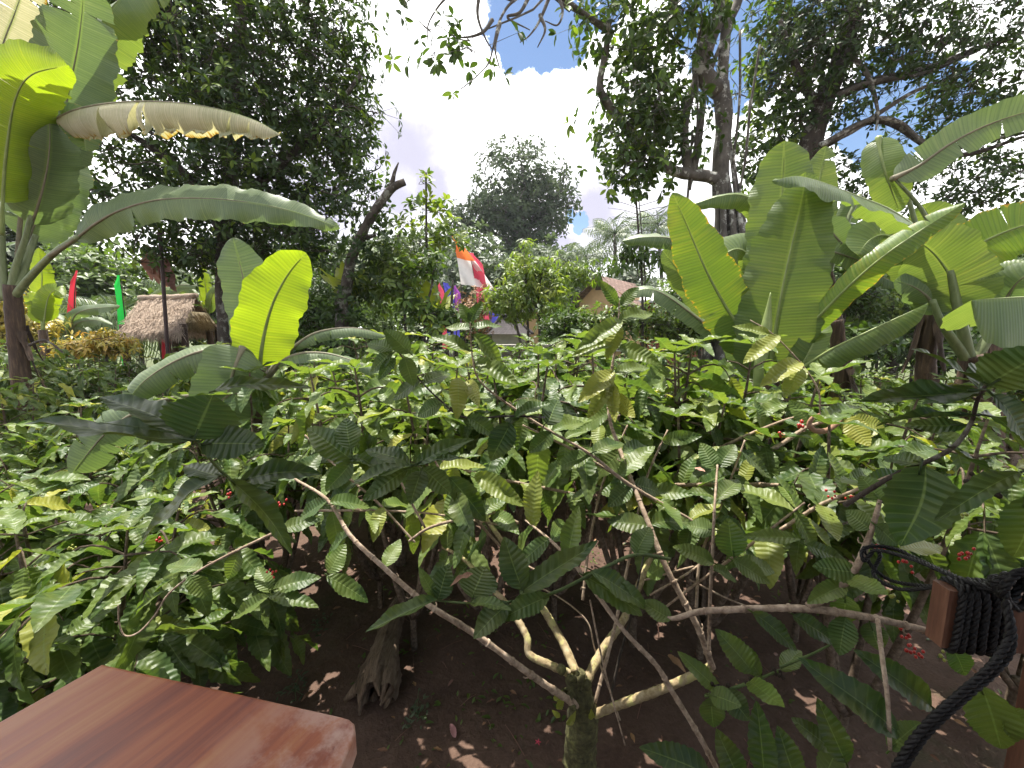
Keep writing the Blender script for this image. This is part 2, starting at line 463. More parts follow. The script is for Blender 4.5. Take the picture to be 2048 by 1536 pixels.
def plain(name, col, rough=0.6, spec=0.4, nscale=20, var=0.35, bstr=0.15, trans=0):
    m, nt, o = new_mat(name)
    co = objco(nt)
    n = NOISE(nt, co, nscale, 5)
    c = MIX(nt, n, tuple(x * (1 - var) for x in col), tuple(min(1, x * (1 + var)) for x in col))
    b = bsdf(nt, c, rough, spec, bump(nt, n, bstr, 0.01))
    if trans:
        t = nt.nodes.new('ShaderNodeBsdfTranslucent'); nt.links.new(c, t.inputs[0])
        ms = nt.nodes.new('ShaderNodeMixShader'); ms.inputs[0].default_value = trans
        nt.links.new(b.outputs[0], ms.inputs[1]); nt.links.new(t.outputs[0], ms.inputs[2]); nt.links.new(ms.outputs[0], o.inputs[0])
    else:
        nt.links.new(b.outputs[0], o.inputs[0])
    return m
for k, c in dict(red=(.62, .045, .07), orange=(.75, .20, .06), white=(.72, .68, .66), blue=(.10, .10, .50), purple=(.35, .09, .42), pink=(.72, .10, .16), green=(.03, .52, .08)).items():
    M['cloth_' + k] = plain('cloth_' + k, c, 0.85, 0.1, 6, 0.12, 0.1, 0.35)
M['rope'] = plain('black_rope', (.009, .008, .0075), 0.55, 0.25, 150, 0.5, 0.4)
M['berry_red'] = plain('red_berry', (.42, .025, .018), 0.3, 0.5, 60, 0.5, 0)
M['berry_green'] = plain('green_berry', (.24, .26, .04), 0.35, 0.5, 60, 0.4, 0)
M['berry_dark'] = plain('dark_bud', (.03, .022, .015), 0.8, 0.2, 60, 0.4, 0)
M['plaster'] = plain('orange_plaster', (.50, .33, .18), 0.9, 0.2, 3, 0.2)
M['plaster_grey'] = plain('grey_plaster', (.16, .15, .155), 0.9, 0.2, 3, 0.3)
M['tin'] = plain('pale_tin', (.48, .46, .45), 0.7, 0.3, 3, 0.25)
M['stone'] = plain('pale_stone', (.42, .40, .36), 0.9, 0.2, 6, 0.3)
M['dark_wood'] = plain('dark_wood', (.06, .04, .03), 0.8, 0.2, 12, 0.4)
M['pole'] = plain('dark_pole', (.05, .03, .028), 0.6, 0.3, 12, 0.4)
M['worm'] = plain('dry_bark_curl', (.24, .135, .085), 0.8, 0.2, 40, 0.35, .3)
M['bud'] = plain('green_bud', (.22, .30, .08), 0.5, 0.4, 30, 0.3, 0, 0.2)

def tile_mat(name, c0, c1, fu, fv):
    m, nt, o = new_mat(name)
    u, v, uv = uvs(nt)
    br = nt.nodes.new('ShaderNodeTexBrick')
    mp = nt.nodes.new('ShaderNodeMapping'); nt.links.new(uv, mp.inputs[0]); mp.inputs['Scale'].default_value = (fu, fv, 1)
    nt.links.new(mp.outputs[0], br.inputs['Vector'])
    br.inputs['Color1'].default_value = (*c0, 1); br.inputs['Color2'].default_value = (*c1, 1)
    br.inputs['Mortar'].default_value = (c0[0] * .3, c0[1] * .3, c0[2] * .3, 1)
    br.inputs['Scale'].default_value = 1; br.inputs['Mortar Size'].default_value = 0.07
    br.inputs['Brick Width'].default_value = 1; br.inputs['Row Height'].default_value = 1
    n = NOISE(nt, objco(nt), 4, 4)
    c = MIX(nt, SM(nt, n, .4, .75), br.outputs[0], (c1[0] * .5, c1[1] * .5, c1[2] * .5))
    b = bsdf(nt, c, 0.8, 0.25, bump(nt, br.outputs['Fac'], -0.6, 0.03))
    nt.links.new(b.outputs[0], o.inputs[0])
    return m
M['roof_red'] = tile_mat('red_roof_tile', (.15, .09, .07), (.22, .14, .11), 16, 12)
M['roof_dark'] = tile_mat('dark_roof_tile', (.03, .024, .026), (.055, .045, .048), 14, 9)
M['brick'] = tile_mat('red_brick', (.24, .07, .05), (.33, .11, .08), 22, 14)

def soil_mat():
    m, nt, o = new_mat('dark_soil')
    co = objco(nt)
    a = NOISE(nt, co, 1.1, 6, 0.6); b_ = NOISE(nt, co, 38, 6, 0.7); c_ = NOISE(nt, co, 7, 5, .6)
    col = RAMP(nt, MA(nt, 'ADD', MA(nt, 'MULTIPLY', a, .45), MA(nt, 'ADD', MA(nt, 'MULTIPLY', b_, .3), MA(nt, 'MULTIPLY', c_, .25))),
               [(.32, (.042, .024, .017)), (.5, (.095, .057, .041)), (.68, (.155, .10, .074))])
    g = SM(nt, NOISE(nt, co, .9, 5, .7), .56, .70)
    col = MIX(nt, MA(nt, 'MULTIPLY', g, .5), col, (.045, .06, .02))
    sx = nt.nodes.new('ShaderNodeSeparateXYZ'); nt.links.new(co, sx.inputs[0])
    col = MIX(nt, MA(nt, 'MULTIPLY', SM(nt, MA(nt, 'ADD', sx.outputs[1], MA(nt, 'MULTIPLY', a, 6)), 11, 16), .85), col, MIX(nt, b_, (.03, .05, .012), (.07, .10, .025)))
    h = MA(nt, 'ADD', MA(nt, 'MULTIPLY', b_, .5), c_)
    s = bsdf(nt, col, .85, .25, bump(nt, h, .9, .03))
    nt.links.new(s.outputs[0], o.inputs[0])
    return m
M['soil'] = soil_mat()

def plank_mat():
    m, nt, o = new_mat('varnished_plank')
    co = objco(nt)
    mp = nt.nodes.new('ShaderNodeMapping'); nt.links.new(co, mp.inputs[0])
    mp.inputs['Rotation'].default_value = (0, 0, 0); mp.inputs['Scale'].default_value = (9, .9, 3)
    a = NOISE(nt, mp.outputs[0], 1.5, 5, .55, dist=.3)
    mp2 = nt.nodes.new('ShaderNodeMapping'); nt.links.new(co, mp2.inputs[0]); mp2.inputs['Scale'].default_value = (60, 3, 10)
    f = NOISE(nt, mp2.outputs[0], 1.5, 6, .6)
    col = RAMP(nt, MA(nt, 'ADD', MA(nt, 'MULTIPLY', a, .72), MA(nt, 'MULTIPLY', f, .28)),
               [(.30, (.05, .014, .009)), (.42, (.15, .034, .021)), (.52, (.26, .072, .03)), (.62, (.33, .13, .052)), (.74, (.085, .026, .015))])
    dirt = SM(nt, NOISE(nt, co, 42, 5, .7), .64, .70)
    u, v, uv = uvs(nt)
    col = MIX(nt, MA(nt, 'MULTIPLY', SM(nt, u, .55, 1.0), SM(nt, NOISE(nt, co, 14, 5, .7), .36, .6)), col, (.40, .25, .20))
    col = MIX(nt, MA(nt, 'MULTIPLY', SM(nt, u, .75, 1.0), dirt), col, (.03, .022, .018))
    s = bsdf(nt, col, MA(nt, 'ADD', .30, MA(nt, 'MULTIPLY', f, .2)), .35, bump(nt, f, .12, .004))
    nt.links.new(s.outputs[0], o.inputs[0])
    return m
M['plank'] = plank_mat()
M['post'] = bark_mat('brown_post', [(.3, (.045, .02, .013)), (.5, (.12, .055, .033)), (.75, (.22, .12, .075))], (6, 6, .7), 10, 0.3, 0.55, dist=.004)

# ------------------------------------------------------------------ plant builders
T_HERO = [leaf_template(66, 8, .43, 10 + i, corr=.0065 if i % 2 else .003, cup=.10 + .05 * (i % 3), droop=.08 + .07 * (i % 4), wave=.030) for i in range(6)]
T_FLAT = [leaf_template(40, 8, .43, 20 + i, corr=.0016, cup=.08 + .05 * (i % 3), droop=.10 + .07 * (i % 4), wave=.034, nv=9) for i in range(5)]
T_NEAR = [leaf_template(40, 4, .39, 30 + i, nv=9, corr=.016, cup=.16, droop=.12 + .08 * i, wave=.045) for i in range(5)]
T_MID = [leaf_template(18, 4, .38, 50 + i, nv=5, corr=.017, cup=.18, droop=.14 + .09 * i, wave=.06) for i in range(5)]
T_LOW = [leaf_template(4, 2, .42, 70 + i, nv=2, cup=.2, droop=.2 + .06 * i, wave=.03) for i in range(3)]
T_TREE = [leaf_template(4, 2, .46, 80 + i, nv=1, cup=.18, droop=.1 + .08 * i, wave=.02, peak=1.0) for i in range(4)]
T_FAR = [leaf_template(2, 2, .6, 90 + i, nv=1, cup=.2, droop=.15, wave=.0) for i in range(2)]
T_LONG = [leaf_template(5, 2, .30, 95 + i, nv=1, cup=.15, droop=.35 + .1 * i, wave=.03) for i in range(3)]
T_BLADE = [leaf_template(4, 2, .055, 99 + i, nv=1, cup=.2, droop=.35 + .15 * i, wave=.0) for i in range(3)]

def coffee_bush(seed, H=1.7, Rr=1.0, leaf=.17, nstem=5, temps=T_MID, sides=5, tone=(.1, .75), bare=.35, berries=0, sag=.35, foot=.045):
    """A coffee bush at the origin: stem and foliage parts under one empty."""
    g = np.random.default_rng(seed)
    root = thing('coffee_bush', None, None)
    st = MB(); fo = MB(); be = MB()
    tube(st, [(0, 0, -.1), (0, 0, .12), (.01, 0, .3)], [foot, foot * .9, foot * .9], 8, knob=.2, rng=g)
    o = []; d = []; up = []; s = []
    for i in range(nstem):
        a = 6.283 * (i + g.random() * .7) / nstem
        h = H * g.uniform(.78, 1.0); out = Rr * g.uniform(.25, .55)
        ca, sa = math.cos(a), math.sin(a)
        pts = [(0, 0, .22), (ca * out * .3, sa * out * .3, .4), (ca * out * .75, sa * out * .75, h * .62), (ca * out, sa * out, h)]
        c = tube(st, pts, [.022, .017, .011, .005], sides, 14, knob=.15, rng=g)
        L = np.concatenate([[0], np.cumsum(np.linalg.norm(np.diff(c, axis=0), axis=1))])
        t = bare + .04 * g.random(); k = 0
        while t < .97:
            p = np.array([np.interp(t * L[-1], L, c[:, q]) for q in range(3)])
            for sg in (0, math.pi):
                if g.random() < .12: continue
                b = k * 1.571 + a + sg + g.normal() * .25
                dr = np.array([math.cos(b), math.sin(b), 0])
                ln = Rr * g.uniform(.45, .8) * (1.05 - .75 * max(0, t - .45) / .55)
                rise = g.uniform(.05, .35)
                lp = np.array([p, p + dr * ln * .35 + [0, 0, ln * rise * .6], p + dr * ln * .7 + [0, 0, ln * rise * .5], p + dr * ln * .98 - [0, 0, ln * g.uniform(.0, .35)]])
                lc = tube(st, lp, [.006, .0045, .002], 4, 8, cap=False)
                m = max(2, int(ln / (leaf * .36)))
                for j in range(m):
                    f = .3 + .7 * (j + .5) / m
                    q = lc[0] * 0 + np.array([np.interp(f, np.linspace(0, 1, len(lc)), lc[:, e]) for e in range(3)])
                    td = nrm(lc[min(7, int(f * 7) + 1)] - lc[int(f * 7) - (1 if f >= 1 else 0)])
                    sd = nrm(np.cross(td, [0, 0, 1]))
                    for q2 in (-1, 1):
                        if g.random() < .14: continue
                        ang = g.uniform(.6, 1.2) if j < m - 1 else g.uniform(.15, .5)
                        dd = td * math.cos(ang) + sd * q2 * math.sin(ang) + np.array([0, 0, g.uniform(-.6, .2)])
                        o.append(q); d.append(dd); up.append(np.array([0, 0, 1]) + g.normal(size=3) * .36); s.append(leaf * g.uniform(.65, 1.15))
                    if berries and g.random() < berries:
                        for _ in range(g.integers(3, 8)):
                            ball(be, q + g.normal(size=3) * .012, .0075, g.random())
            t += .085 + .02 * g.random(); k += 1
        for q2 in range(4):                                  # the tip's rosette
            b = a + q2 * 1.571
            o.append(c[-1]); d.append([math.cos(b), math.sin(b), g.uniform(.1, .9)]); up.append([0, 0, 1] - np.array([math.cos(b), math.sin(b), 0]) * .4); s.append(leaf * g.uniform(.5, .9))
    place_leaves(fo, temps, o, d, up, s, np.clip(g.beta(2, 2.4, len(o)) * (tone[1] - tone[0]) + tone[0] + (g.random(len(o)) < .07) * .4, 0, 1), g)
    st.build('stem', M['stem_brown'], root)
    fo.build('foliage', M['coffee'], root)
    if be.n: be.build('berry_cluster', M['berry_red'], root)
    return root

def ball(mb, c, r, rnd=0.5, sx=1.0, nu=6, nv=8):
    th = np.linspace(0, math.pi, nu + 1)[:, None]; ph = np.linspace(0, 6.2832, nv + 1)[None]
    v = np.stack([np.sin(th) * np.cos(ph), np.sin(th) * np.sin(ph), np.broadcast_to(np.cos(th) * sx, (nu + 1, nv + 1))], -1).reshape(-1, 3) * r
    mb.add(v + np.asarray(c), grid_faces(nu, nv), None, rnd)

def skeleton(mb, trunks, pts, g, knob=.12, sides=8, twig=.012, twsides=4, kinks=.25, growth=.022):
    """Trunks given; every cluster point is joined to the nearest wood by a bent branch."""
    nodes = []
    for tp, tr in trunks:
        c = tube(mb, tp, tr, sides, max(8, len(tp) * 6), knob=knob, rng=g)
        k = len(c) // 4 if len(trunks) == 1 or tp is trunks[0][0] else 0
        nodes += list(c[k:])
    nodes = np.array(nodes)
    pts = np.asarray(pts)
    if not len(pts): return
    order = np.argsort([np.min(np.linalg.norm(nodes - p, axis=1)) for p in pts])
    for i in order:
        p = pts[i]
        dv = p - nodes
        dist = np.linalg.norm(dv, axis=1) + np.maximum(0, -dv[:, 2]) * .5
        n0 = nodes[np.argmin(dist)]
        L = np.linalg.norm(p - n0)
        if L < 1e-4: continue
        m1 = n0 + (p - n0) * .35 + g.normal(size=3) * L * kinks * .4
        m2 = n0 + (p - n0) * .7 + g.normal(size=3) * L * kinks * .4
        r0 = twig + growth * L
        c = tube(mb, [n0, m1, m2, p], [r0, r0 * .7, r0 * .5, twig * .4], twsides, 7, cap=False)
        nodes = np.vstack([nodes, c[2:]])

def blob_points(blobs, n, g, shell=.5):
    """Blobs are (centre, radii); points spread through their volume, denser outwards."""
    wts = np.array([np.prod(np.abs(b[1])) ** .667 for b in blobs]); wts = wts / wts.sum()
    pick = g.choice(len(blobs), n, p=wts)
    d = nrm(g.normal(size=(n, 3))); r = g.random(n) ** shell
    c = np.array([b[0] for b in blobs]); R_ = np.array([b[1] for b in blobs])
    return c[pick] + d * r[:, None] * R_[pick], c[pick]

def PB(px, py, Y, rx, ry, rY):             # a blob of crown seen at a place in the photo
    p = P(px, py, Y); m = mpp(p)
    return (p, np.array([rx * m, rY, ry * m]))

def rosettes(fo, tw, cl, cen, g, leaf, k=4, nl=6, spread=2.0, temps=T_TREE, tone=(.05, .7), light=.0, hang=0.0, twigs=True):
    n = len(cl)
    off = g.normal(size=(n, k, 3)) * leaf * spread * np.array([1, 1, .7])
    c = cl[:, None] + off
    ax = nrm((cl - cen)[:, None] * .6 + off * 1.2 + np.array([0, 0, leaf * 1.5]) + g.normal(size=(n, k, 3)) * leaf)
    base_t = g.uniform(tone[0], tone[1], (n, 1)) * .6 + g.uniform(tone[0], tone[1], (n, k)) * .4
    base_t = np.where(g.random((n, k)) < light, g.uniform(.85, 1, (n, k)), base_t)
    if twigs and tw is not None:
        for i in range(n):
            for j in range(k):
                tube(tw, [cl[i], c[i, j]], [.006, .003], 3, 2, cap=False)
    c = c.reshape(-1, 3); ax = ax.reshape(-1, 3)
    m = len(c)
    ref = nrm(g.normal(size=(m, 3))); e1 = nrm(np.cross(ax, ref)); e2 = np.cross(ax, e1)
    ph = (np.arange(nl)[None] * 6.283 / nl + g.random((m, 1)) * 6.28 + g.normal(size=(m, nl)) * .3)
    el = g.uniform(-.1, .75, (m, nl))
    d = (e1[:, None] * np.cos(ph)[..., None] + e2[:, None] * np.sin(ph)[..., None]) * np.cos(el)[..., None] + ax[:, None] * np.sin(el)[..., None]
    d = d - np.array([0, 0, hang])
    up = ax[:, None] * .7 + np.array([0, 0, .5]) + g.normal(size=(m, nl, 3)) * .25
    o = np.repeat(c, nl, 0) + d.reshape(-1, 3) * leaf * .12
    s = leaf * g.uniform(.6, 1.15, m * nl)
    t = np.clip(np.repeat(base_t.ravel(), nl) + g.normal(size=m * nl) * .06, 0, 1)
    place_leaves(fo, temps, o, d.reshape(-1, 3), up.reshape(-1, 3), s, t, g)

def make_tree(name, label, cat, trunks, blobs, seed, ncl, leaf, k=4, nl=6, temps=T_TREE, lmat='tree_dark', bmat='bark_dark', shell=.5,
              spread=2.0, tone=(.05, .7), light=0.0, hang=0.0, twig=.012, twigs=True, group=None, sides=8, growth=.022, extra=None):
    g = np.random.default_rng(seed)
    base = np.array(trunks[0][0][0], float)
    root = thing(name, label, cat, base, group)
    wood = MB(); fo = MB()
    cl, cen = blob_points(blobs, ncl, g, shell)
    cl[:, 2] = np.maximum(cl[:, 2], .15)
    skeleton(wood, trunks, cl, g, twig=twig, sides=sides, growth=growth)
    rosettes(fo, wood, cl, cen, g, leaf, k, nl, spread, temps, tone, light, hang, twigs)
    if extra: extra(wood, fo, g)
    wood.build('trunk', M[bmat], root)
    fo.build('crown', M[lmat], root)
    return root

def palm(name, label, base, top, nf=16, fl=3.2, seed=1, group=None, trunk_r=.16, leaflets=26, lmat='palm', cat='palm tree', droop=1.0, lw=.09):
    g = np.random.default_rng(seed)
    base = np.array(base, float); top = np.array(top, float)
    root = thing(name, label, cat, base, group)
    tr = MB(); fo = MB()
    mid = (base + top) / 2 + g.normal(size=3) * .15
    tube(tr, [base, mid, top], [trunk_r * 1.2, trunk_r, trunk_r * .8], 7, 14, knob=.12, rng=g)
    for i in range(nf):
        a = i * 2.4 + g.random() * .4
        el = 1.25 - 1.7 * (i / nf) + g.normal() * .1
        L = fl * g.uniform(.8, 1.1)
        d0 = np.array([math.cos(a) * math.cos(el), math.sin(a) * math.cos(el), math.sin(el)])
        out = np.array([math.cos(a), math.sin(a), 0])
        n = 16
        t = np.linspace(0, 1, n)[:, None]
        c = top + d0 * L * t * (1 - .25 * t) + out * L * .25 * t ** 2 - np.array([0, 0, 1]) * L * .55 * droop * t ** 2.2
        tube(fo, c[::3], [.03, .012], 4, 8, cap=False, r=.2)
        T, N, B = frames(c)
        sd = nrm(np.cross(T, np.array([0, 0, 1.0])))
        o = []; d = []; up = []; s = []
        for j in range(leaflets):
            f = .12 + .88 * j / leaflets
            p = np.array([np.interp(f, t[:, 0], c[:, q]) for q in range(3)])
            k = min(n - 1, int(f * (n - 1)))
            for sg in (-1, 1):
                o.append(p); d.append(T[k] * .55 + sd[k] * sg * .8 - np.array([0, 0, .45 + .3 * g.random()])); up.append(N[k] + np.array([0, 0, .8])); s.append(L * .30 * math.sin(math.pi * (.15 + .8 * f)) ** .6)
        V = [(v * np.array([1, lw / .055 * .055 / .055 * .6, 1]), f_, u_) for v, f_, u_ in T_BLADE]
        place_leaves(fo, V, o, d, up, s, g.uniform(0, 1, len(o)), g)
    tr.build('trunk', M['bark_grey'], root)
    fo.build('crown', M[lmat], root)
    return root

def banana_leaf(parent, mid, wpx, mat='banana', seed=0, roll=0.0, face=.5, fold=-.12, curl=-.12, pet=.12, tears=3, wave=.05, base_r=.022, tip=2.2, w2=None, label=None, petc='petiole', gap=.25, sides=(1, 1)):
    """One banana leaf along a midrib given as (px, py, Y) points, stem end first.
    face: 0 blade lies level, 1 blade is turned to the viewer; roll turns it about the midrib."""
    g = np.random.default_rng(seed + 1000)
    pts = np.array([P(*m) for m in mid])
    n = 90
    c = spline(pts, n)
    L = np.concatenate([[0], np.cumsum(np.linalg.norm(np.diff(c, axis=0), axis=1))]); tot = L[-1]
    T = nrm(np.gradient(c, axis=0))
    tocam = nrm(CAM - c)
    hint = nrm(tocam * face + np.array([0, 0, 1.0]) * (1 - face))
    S = nrm(np.cross(hint, T)); N = np.cross(T, S)
    # keep the frame continuous where the midrib swings through the hint
    for i in range(1, n):
        if S[i] @ S[i - 1] < 0: S[i] = -S[i]; N[i] = -N[i]
    for _ in range(6):
        S[1:-1] = nrm(S[:-2] + S[1:-1] * 2 + S[2:]); 
    S = nrm(S - T * np.sum(S * T, 1, keepdims=True)); N = np.cross(T, S)
    rl = roll if hasattr(roll, '__len__') else (roll, roll)
    ra = np.interp(np.linspace(0, 1, n), np.linspace(0, 1, len(rl)), rl)[:, None]
    S, N = S * np.cos(ra) + N * np.sin(ra), N * np.cos(ra) - S * np.sin(ra)
    scale = np.mean([mpp(c[int(n * .3)]), mpp(c[int(n * .6)])])
    hw = wpx * scale / 2
    lf = MB(); rb = MB()
    def at(t, A):
        return np.stack([np.interp(t, np.linspace(0, 1, n), A[:, q]) for q in range(A.shape[1])], -1)
    rr = np.interp(np.linspace(0, 1, 8), [0, pet, 1], [base_r * 1.3, base_r * .75, .0025])
    tube(rb, c[::6] + N[::6] * -.004, rr, 7, 40)
    nw = 6
    for sg in (-1, 1):
        wf = sides[0] if sg < 0 else sides[1]
        if wf == 0: continue
        cuts = sorted(g.uniform(pet + .1, .97, g.poisson(tears))) if tears else []
        ed = [pet] + list(cuts) + [1.0]
        for a, b in zip(ed[:-1], ed[1:]):
            if b - a < .012: continue
            m = max(5, int((b - a) * 110))
            t = np.linspace(a, b, m)
            bt = (t - pet) / (1 - pet)
            prof = np.sqrt(np.clip(1 - (1 - np.clip(bt / .22, 0, 1)) ** 2, 0, 1)) * np.clip(1 - np.clip((bt - .5) / .5, 0, 1) ** tip, 0.0, 1) ** .62
            ext = g.normal() * (.12 if tears else 0)
            tot_w = hw * wf * (prof + .0015)
            x = np.linspace(0, 1, nw + 1)
            tc_ = (a + b) / 2
            shr = gap * (.5 + g.random()) if len(cuts) else 0
            la, lb = (1 if a > pet else 0), (1 if b < 1 else 0)
            tt = t[:, None] + 0 * x[None]
            if shr:
                loc = (t - tc_) / max(1e-6, (b - a) / 2)
                push = np.where(loc < 0, la, lb) * -loc * np.abs(loc) ** 3
                tt = tt + push[:, None] * x[None] ** 2 * shr * min(.05, (b - a) * .5)
            tt = np.clip(tt, 0, 1)
            C = at(tt, c); SS = at(tt, S); NN = at(tt, N)
            ang = fold + ext * x[None] + curl * x[None] ** 1.5
            wv = wave * np.sin(tt * tot * 14 + seed + sg) * x[None] ** 2 + .4 * wave * np.sin(tt * tot * 37 + seed * 2 + sg * 2) * x[None] ** 3
            ew = 1 + .05 * np.sin(tt * tot * 21 + seed) * x[None] + .025 * np.sin(tt * tot * 63 + seed) * x[None]
            X = tot_w[:, None] * x[None] * ew
            V = C + SS * (sg * X * np.cos(ang))[..., None] + NN * (X * np.sin(ang) + wv * hw)[..., None]
            UV = np.stack([tt * tot, sg * np.broadcast_to(x[None], tt.shape)], -1)
            f = grid_faces(m - 1, nw)
            if sg < 0: f = f[:, ::-1]
            lf.add(V.reshape(-1, 3), f, UV.reshape(-1, 2), g.random())
    o = lf.build('leaf', M[mat], parent)
    if label: o['label'] = label
    rb.build('midrib', M['midrib_old' if mat in ('banana_old', 'banana_dull') else 'midrib'], o)
    return o

def pseudostem(parent, pts, radii, seed=0, mat='pseudostem', peels=5):
    g = np.random.default_rng(seed)
    mb = MB()
    p = np.array([P(*q) for q in pts])
    c = tube(mb, p, radii, 14, 40, knob=.10, rng=g)
    for i in range(peels):                 # loose dry sheaths
        k = int(g.integers(8, 36)); a = g.random() * 6.28
        r = np.interp(k / 39, np.linspace(0, 1, len(radii)), radii) if not np.isscalar(radii) else radii
        dr = np.array([math.cos(a), math.sin(a), 0])
        top = c[k] + dr * r * .95
        m = 10; t = np.linspace(0, 1, m)[:, None]
        ln = g.uniform(.25, .6); wd = g.uniform(.03, .07)
        mid = top + dr * (.02 + .10 * t ** 1.6) * 1.0 - np.array([0, 0, 1]) * ln * t
        sd = np.array([-dr[1], dr[0], 0])
        ww = wd * (1 - .7 * t) * (1 + .3 * np.sin(t * 9 + i))
        V = np.stack([mid - sd * ww, mid + dr * .012, mid + sd * ww], 1).reshape(-1, 3)
        mb.add(V, grid_faces(m - 1, 2), np.zeros((len(V), 2)), g.random())
    return mb.build('pseudostem', M[mat], parent)

def flower_banner(name, label, base, H, lean, cols, width, seed, taper=5.0, ylean=0.0, group='festival banners', cat='banner', start=.25, pole_r=.02, end=1.0):
    """A bamboo pole bending over at its tip, with a long cloth sewn along it."""
    g = np.random.default_rng(seed)
    base = np.array(base, float)
    root = thing(name, label, cat, base, group)
    n = 30; t = np.linspace(0, 1, n)[:, None]
    c = base + np.array([0, 0, 1]) * H * (t - .08 * t ** 4) + np.array([lean, ylean, 0]) * t ** 3
    pl = MB(); tube(pl, c[::3], [pole_r, pole_r * .35], 6, 30); pl.build('pole', M['dark_wood'], root)
    cuts = np.linspace(start, end, len(cols) + 1)
    sd = np.array([1.0, .25, 0]) * (1 if lean >= 0 else -1)
    for q, cl in enumerate(cols):
        mb = MB(); m = 16
        tt = np.linspace(cuts[q], cuts[q + 1], m)
        C = np.stack([np.interp(tt, t[:, 0], c[:, e]) for e in range(3)], -1)
        wd = width * np.clip((1.02 - tt) * taper, .15 if taper < 4 else .4, 1)
        x = np.linspace(0, 1, 6)[None]
        V = C[:, None] + sd * (wd[:, None] * x)[..., None] * -1 + np.array([0, 1.0, 0]) * (.22 * wd[:, None] * np.sin(x * 5 + tt[:, None] * 9 + seed))[..., None]
        V[..., 2] -= (.12 * wd[:, None] * x)
        mb.add(V.reshape(-1, 3), grid_faces(m - 1, 5), None, .5)
        mb.build('cloth', M['cloth_' + cl], root)
    return root

# ------------------------------------------------------------------ ground
def ground():
    g = np.random.default_rng(3)
    def axis(lim, fine, n_f, n_c):
        a = np.linspace(-fine, fine, n_f); b = np.geomspace(fine, lim, n_c)[1:]
        return np.concatenate([-b[::-1], a, b])
    x = axis(300, 6, 150, 26); y = axis(300, 7, 170, 26)
    X, Y = np.meshgrid(x, y, indexing='ij')
    Z = .03 * np.sin(X * 1.3 + 1) * np.sin(Y * 1.1) + .02 * np.sin(X * 3.1 + Y * 2.3) + .012 * np.sin(X * 7.3 - Y * 5.9) + .006 * g.standard_normal(X.shape)
    Z = Z * np.exp(-(X ** 2 + Y ** 2) / 900)
    V = np.stack([X, Y, Z], -1).reshape(-1, 3)
    mb = MB(); mb.add(V, grid_faces(len(x) - 1, len(y) - 1), V[:, :2])
    tag(mb.build('ground', M['soil']), kind='structure')
ground()

# ------------------------------------------------------------------ unseen shelter roof, wall and deck, added to shade the foreground
def shelter():
    root = thing('added_shade_roof', 'unseen thatched shelter roof above the camera, added to shade the foreground', 'roof', (0, -.5, 0))  # out of view; extent set so its shade covers the foreground
    mb = MB()
    q = [(-1.65, 1.85, 3.52), (4.5, 1.85, 3.52), (4.5, -2.5, 5.0), (-1.65, -2.5, 5.0)]
    mb.add(q, np.array([[3, 2, 1, 0]])); mb.add([(x, y, z + .16) for x, y, z in q], np.array([[0, 1, 2, 3]]))
    mb.add([q[0], q[1], (4.5, 1.85, 3.68), (-1.65, 1.85, 3.68)], np.array([[0, 1, 2, 3]]))
    mb.build('thatch', M['thatch'], root, False)
    for x in (-1.5, 4.2):
        p = MB(); tube(p, [(x, -2.2, 0), (x, -2.2, 2.4), (x, -2.2, 4.9)], .08, 10, 10); p.build('post', M['post'], root)
    for i in range(5):
        p = MB(); x = -1.5 + i * 1.4; tube(p, [(x, 1.8, 3.5), (x, -2.45, 4.95)], .035, 7, 6); p.build('rafter', M['dark_wood'], root)
    r2 = thing('added_shade_wall', 'unseen dark boarded partition behind the camera, added to darken the near leaves', 'wall', (0, -2.4, 0))  # never in view; put in to block light from behind the camera
    p = MB(); box(p, (-.1, -2.40, 2.35), (1.45, .03, 2.35)); p.build('boards', M['dark_wood'], r2, False)
    p = MB(); box(p, (-.1, -2.34, 2.4), (1.45, .03, .05)); p.build('rail', M['post'], r2, False)
    r3 = thing('added_shade_deck', 'unseen boarded floor under the camera, added to dim the foreground', 'deck', (0, -1.2, 0))  # out of view; added along with the back wall to dim the foreground
    p = MB(); box(p, (1.4, -1.27, .5), (3.0, 1.25, .04)); p.build('boards', M['dark_wood'], r3, False)
    for x in (-1.4, 1.4, 4.2):
        p = MB(); tube(p, [(x, -.1, -.1), (x, -.1, .2), (x, -.1, .455)], .06, 8, 4); p.build('post', M['post'], r3)
shelter()

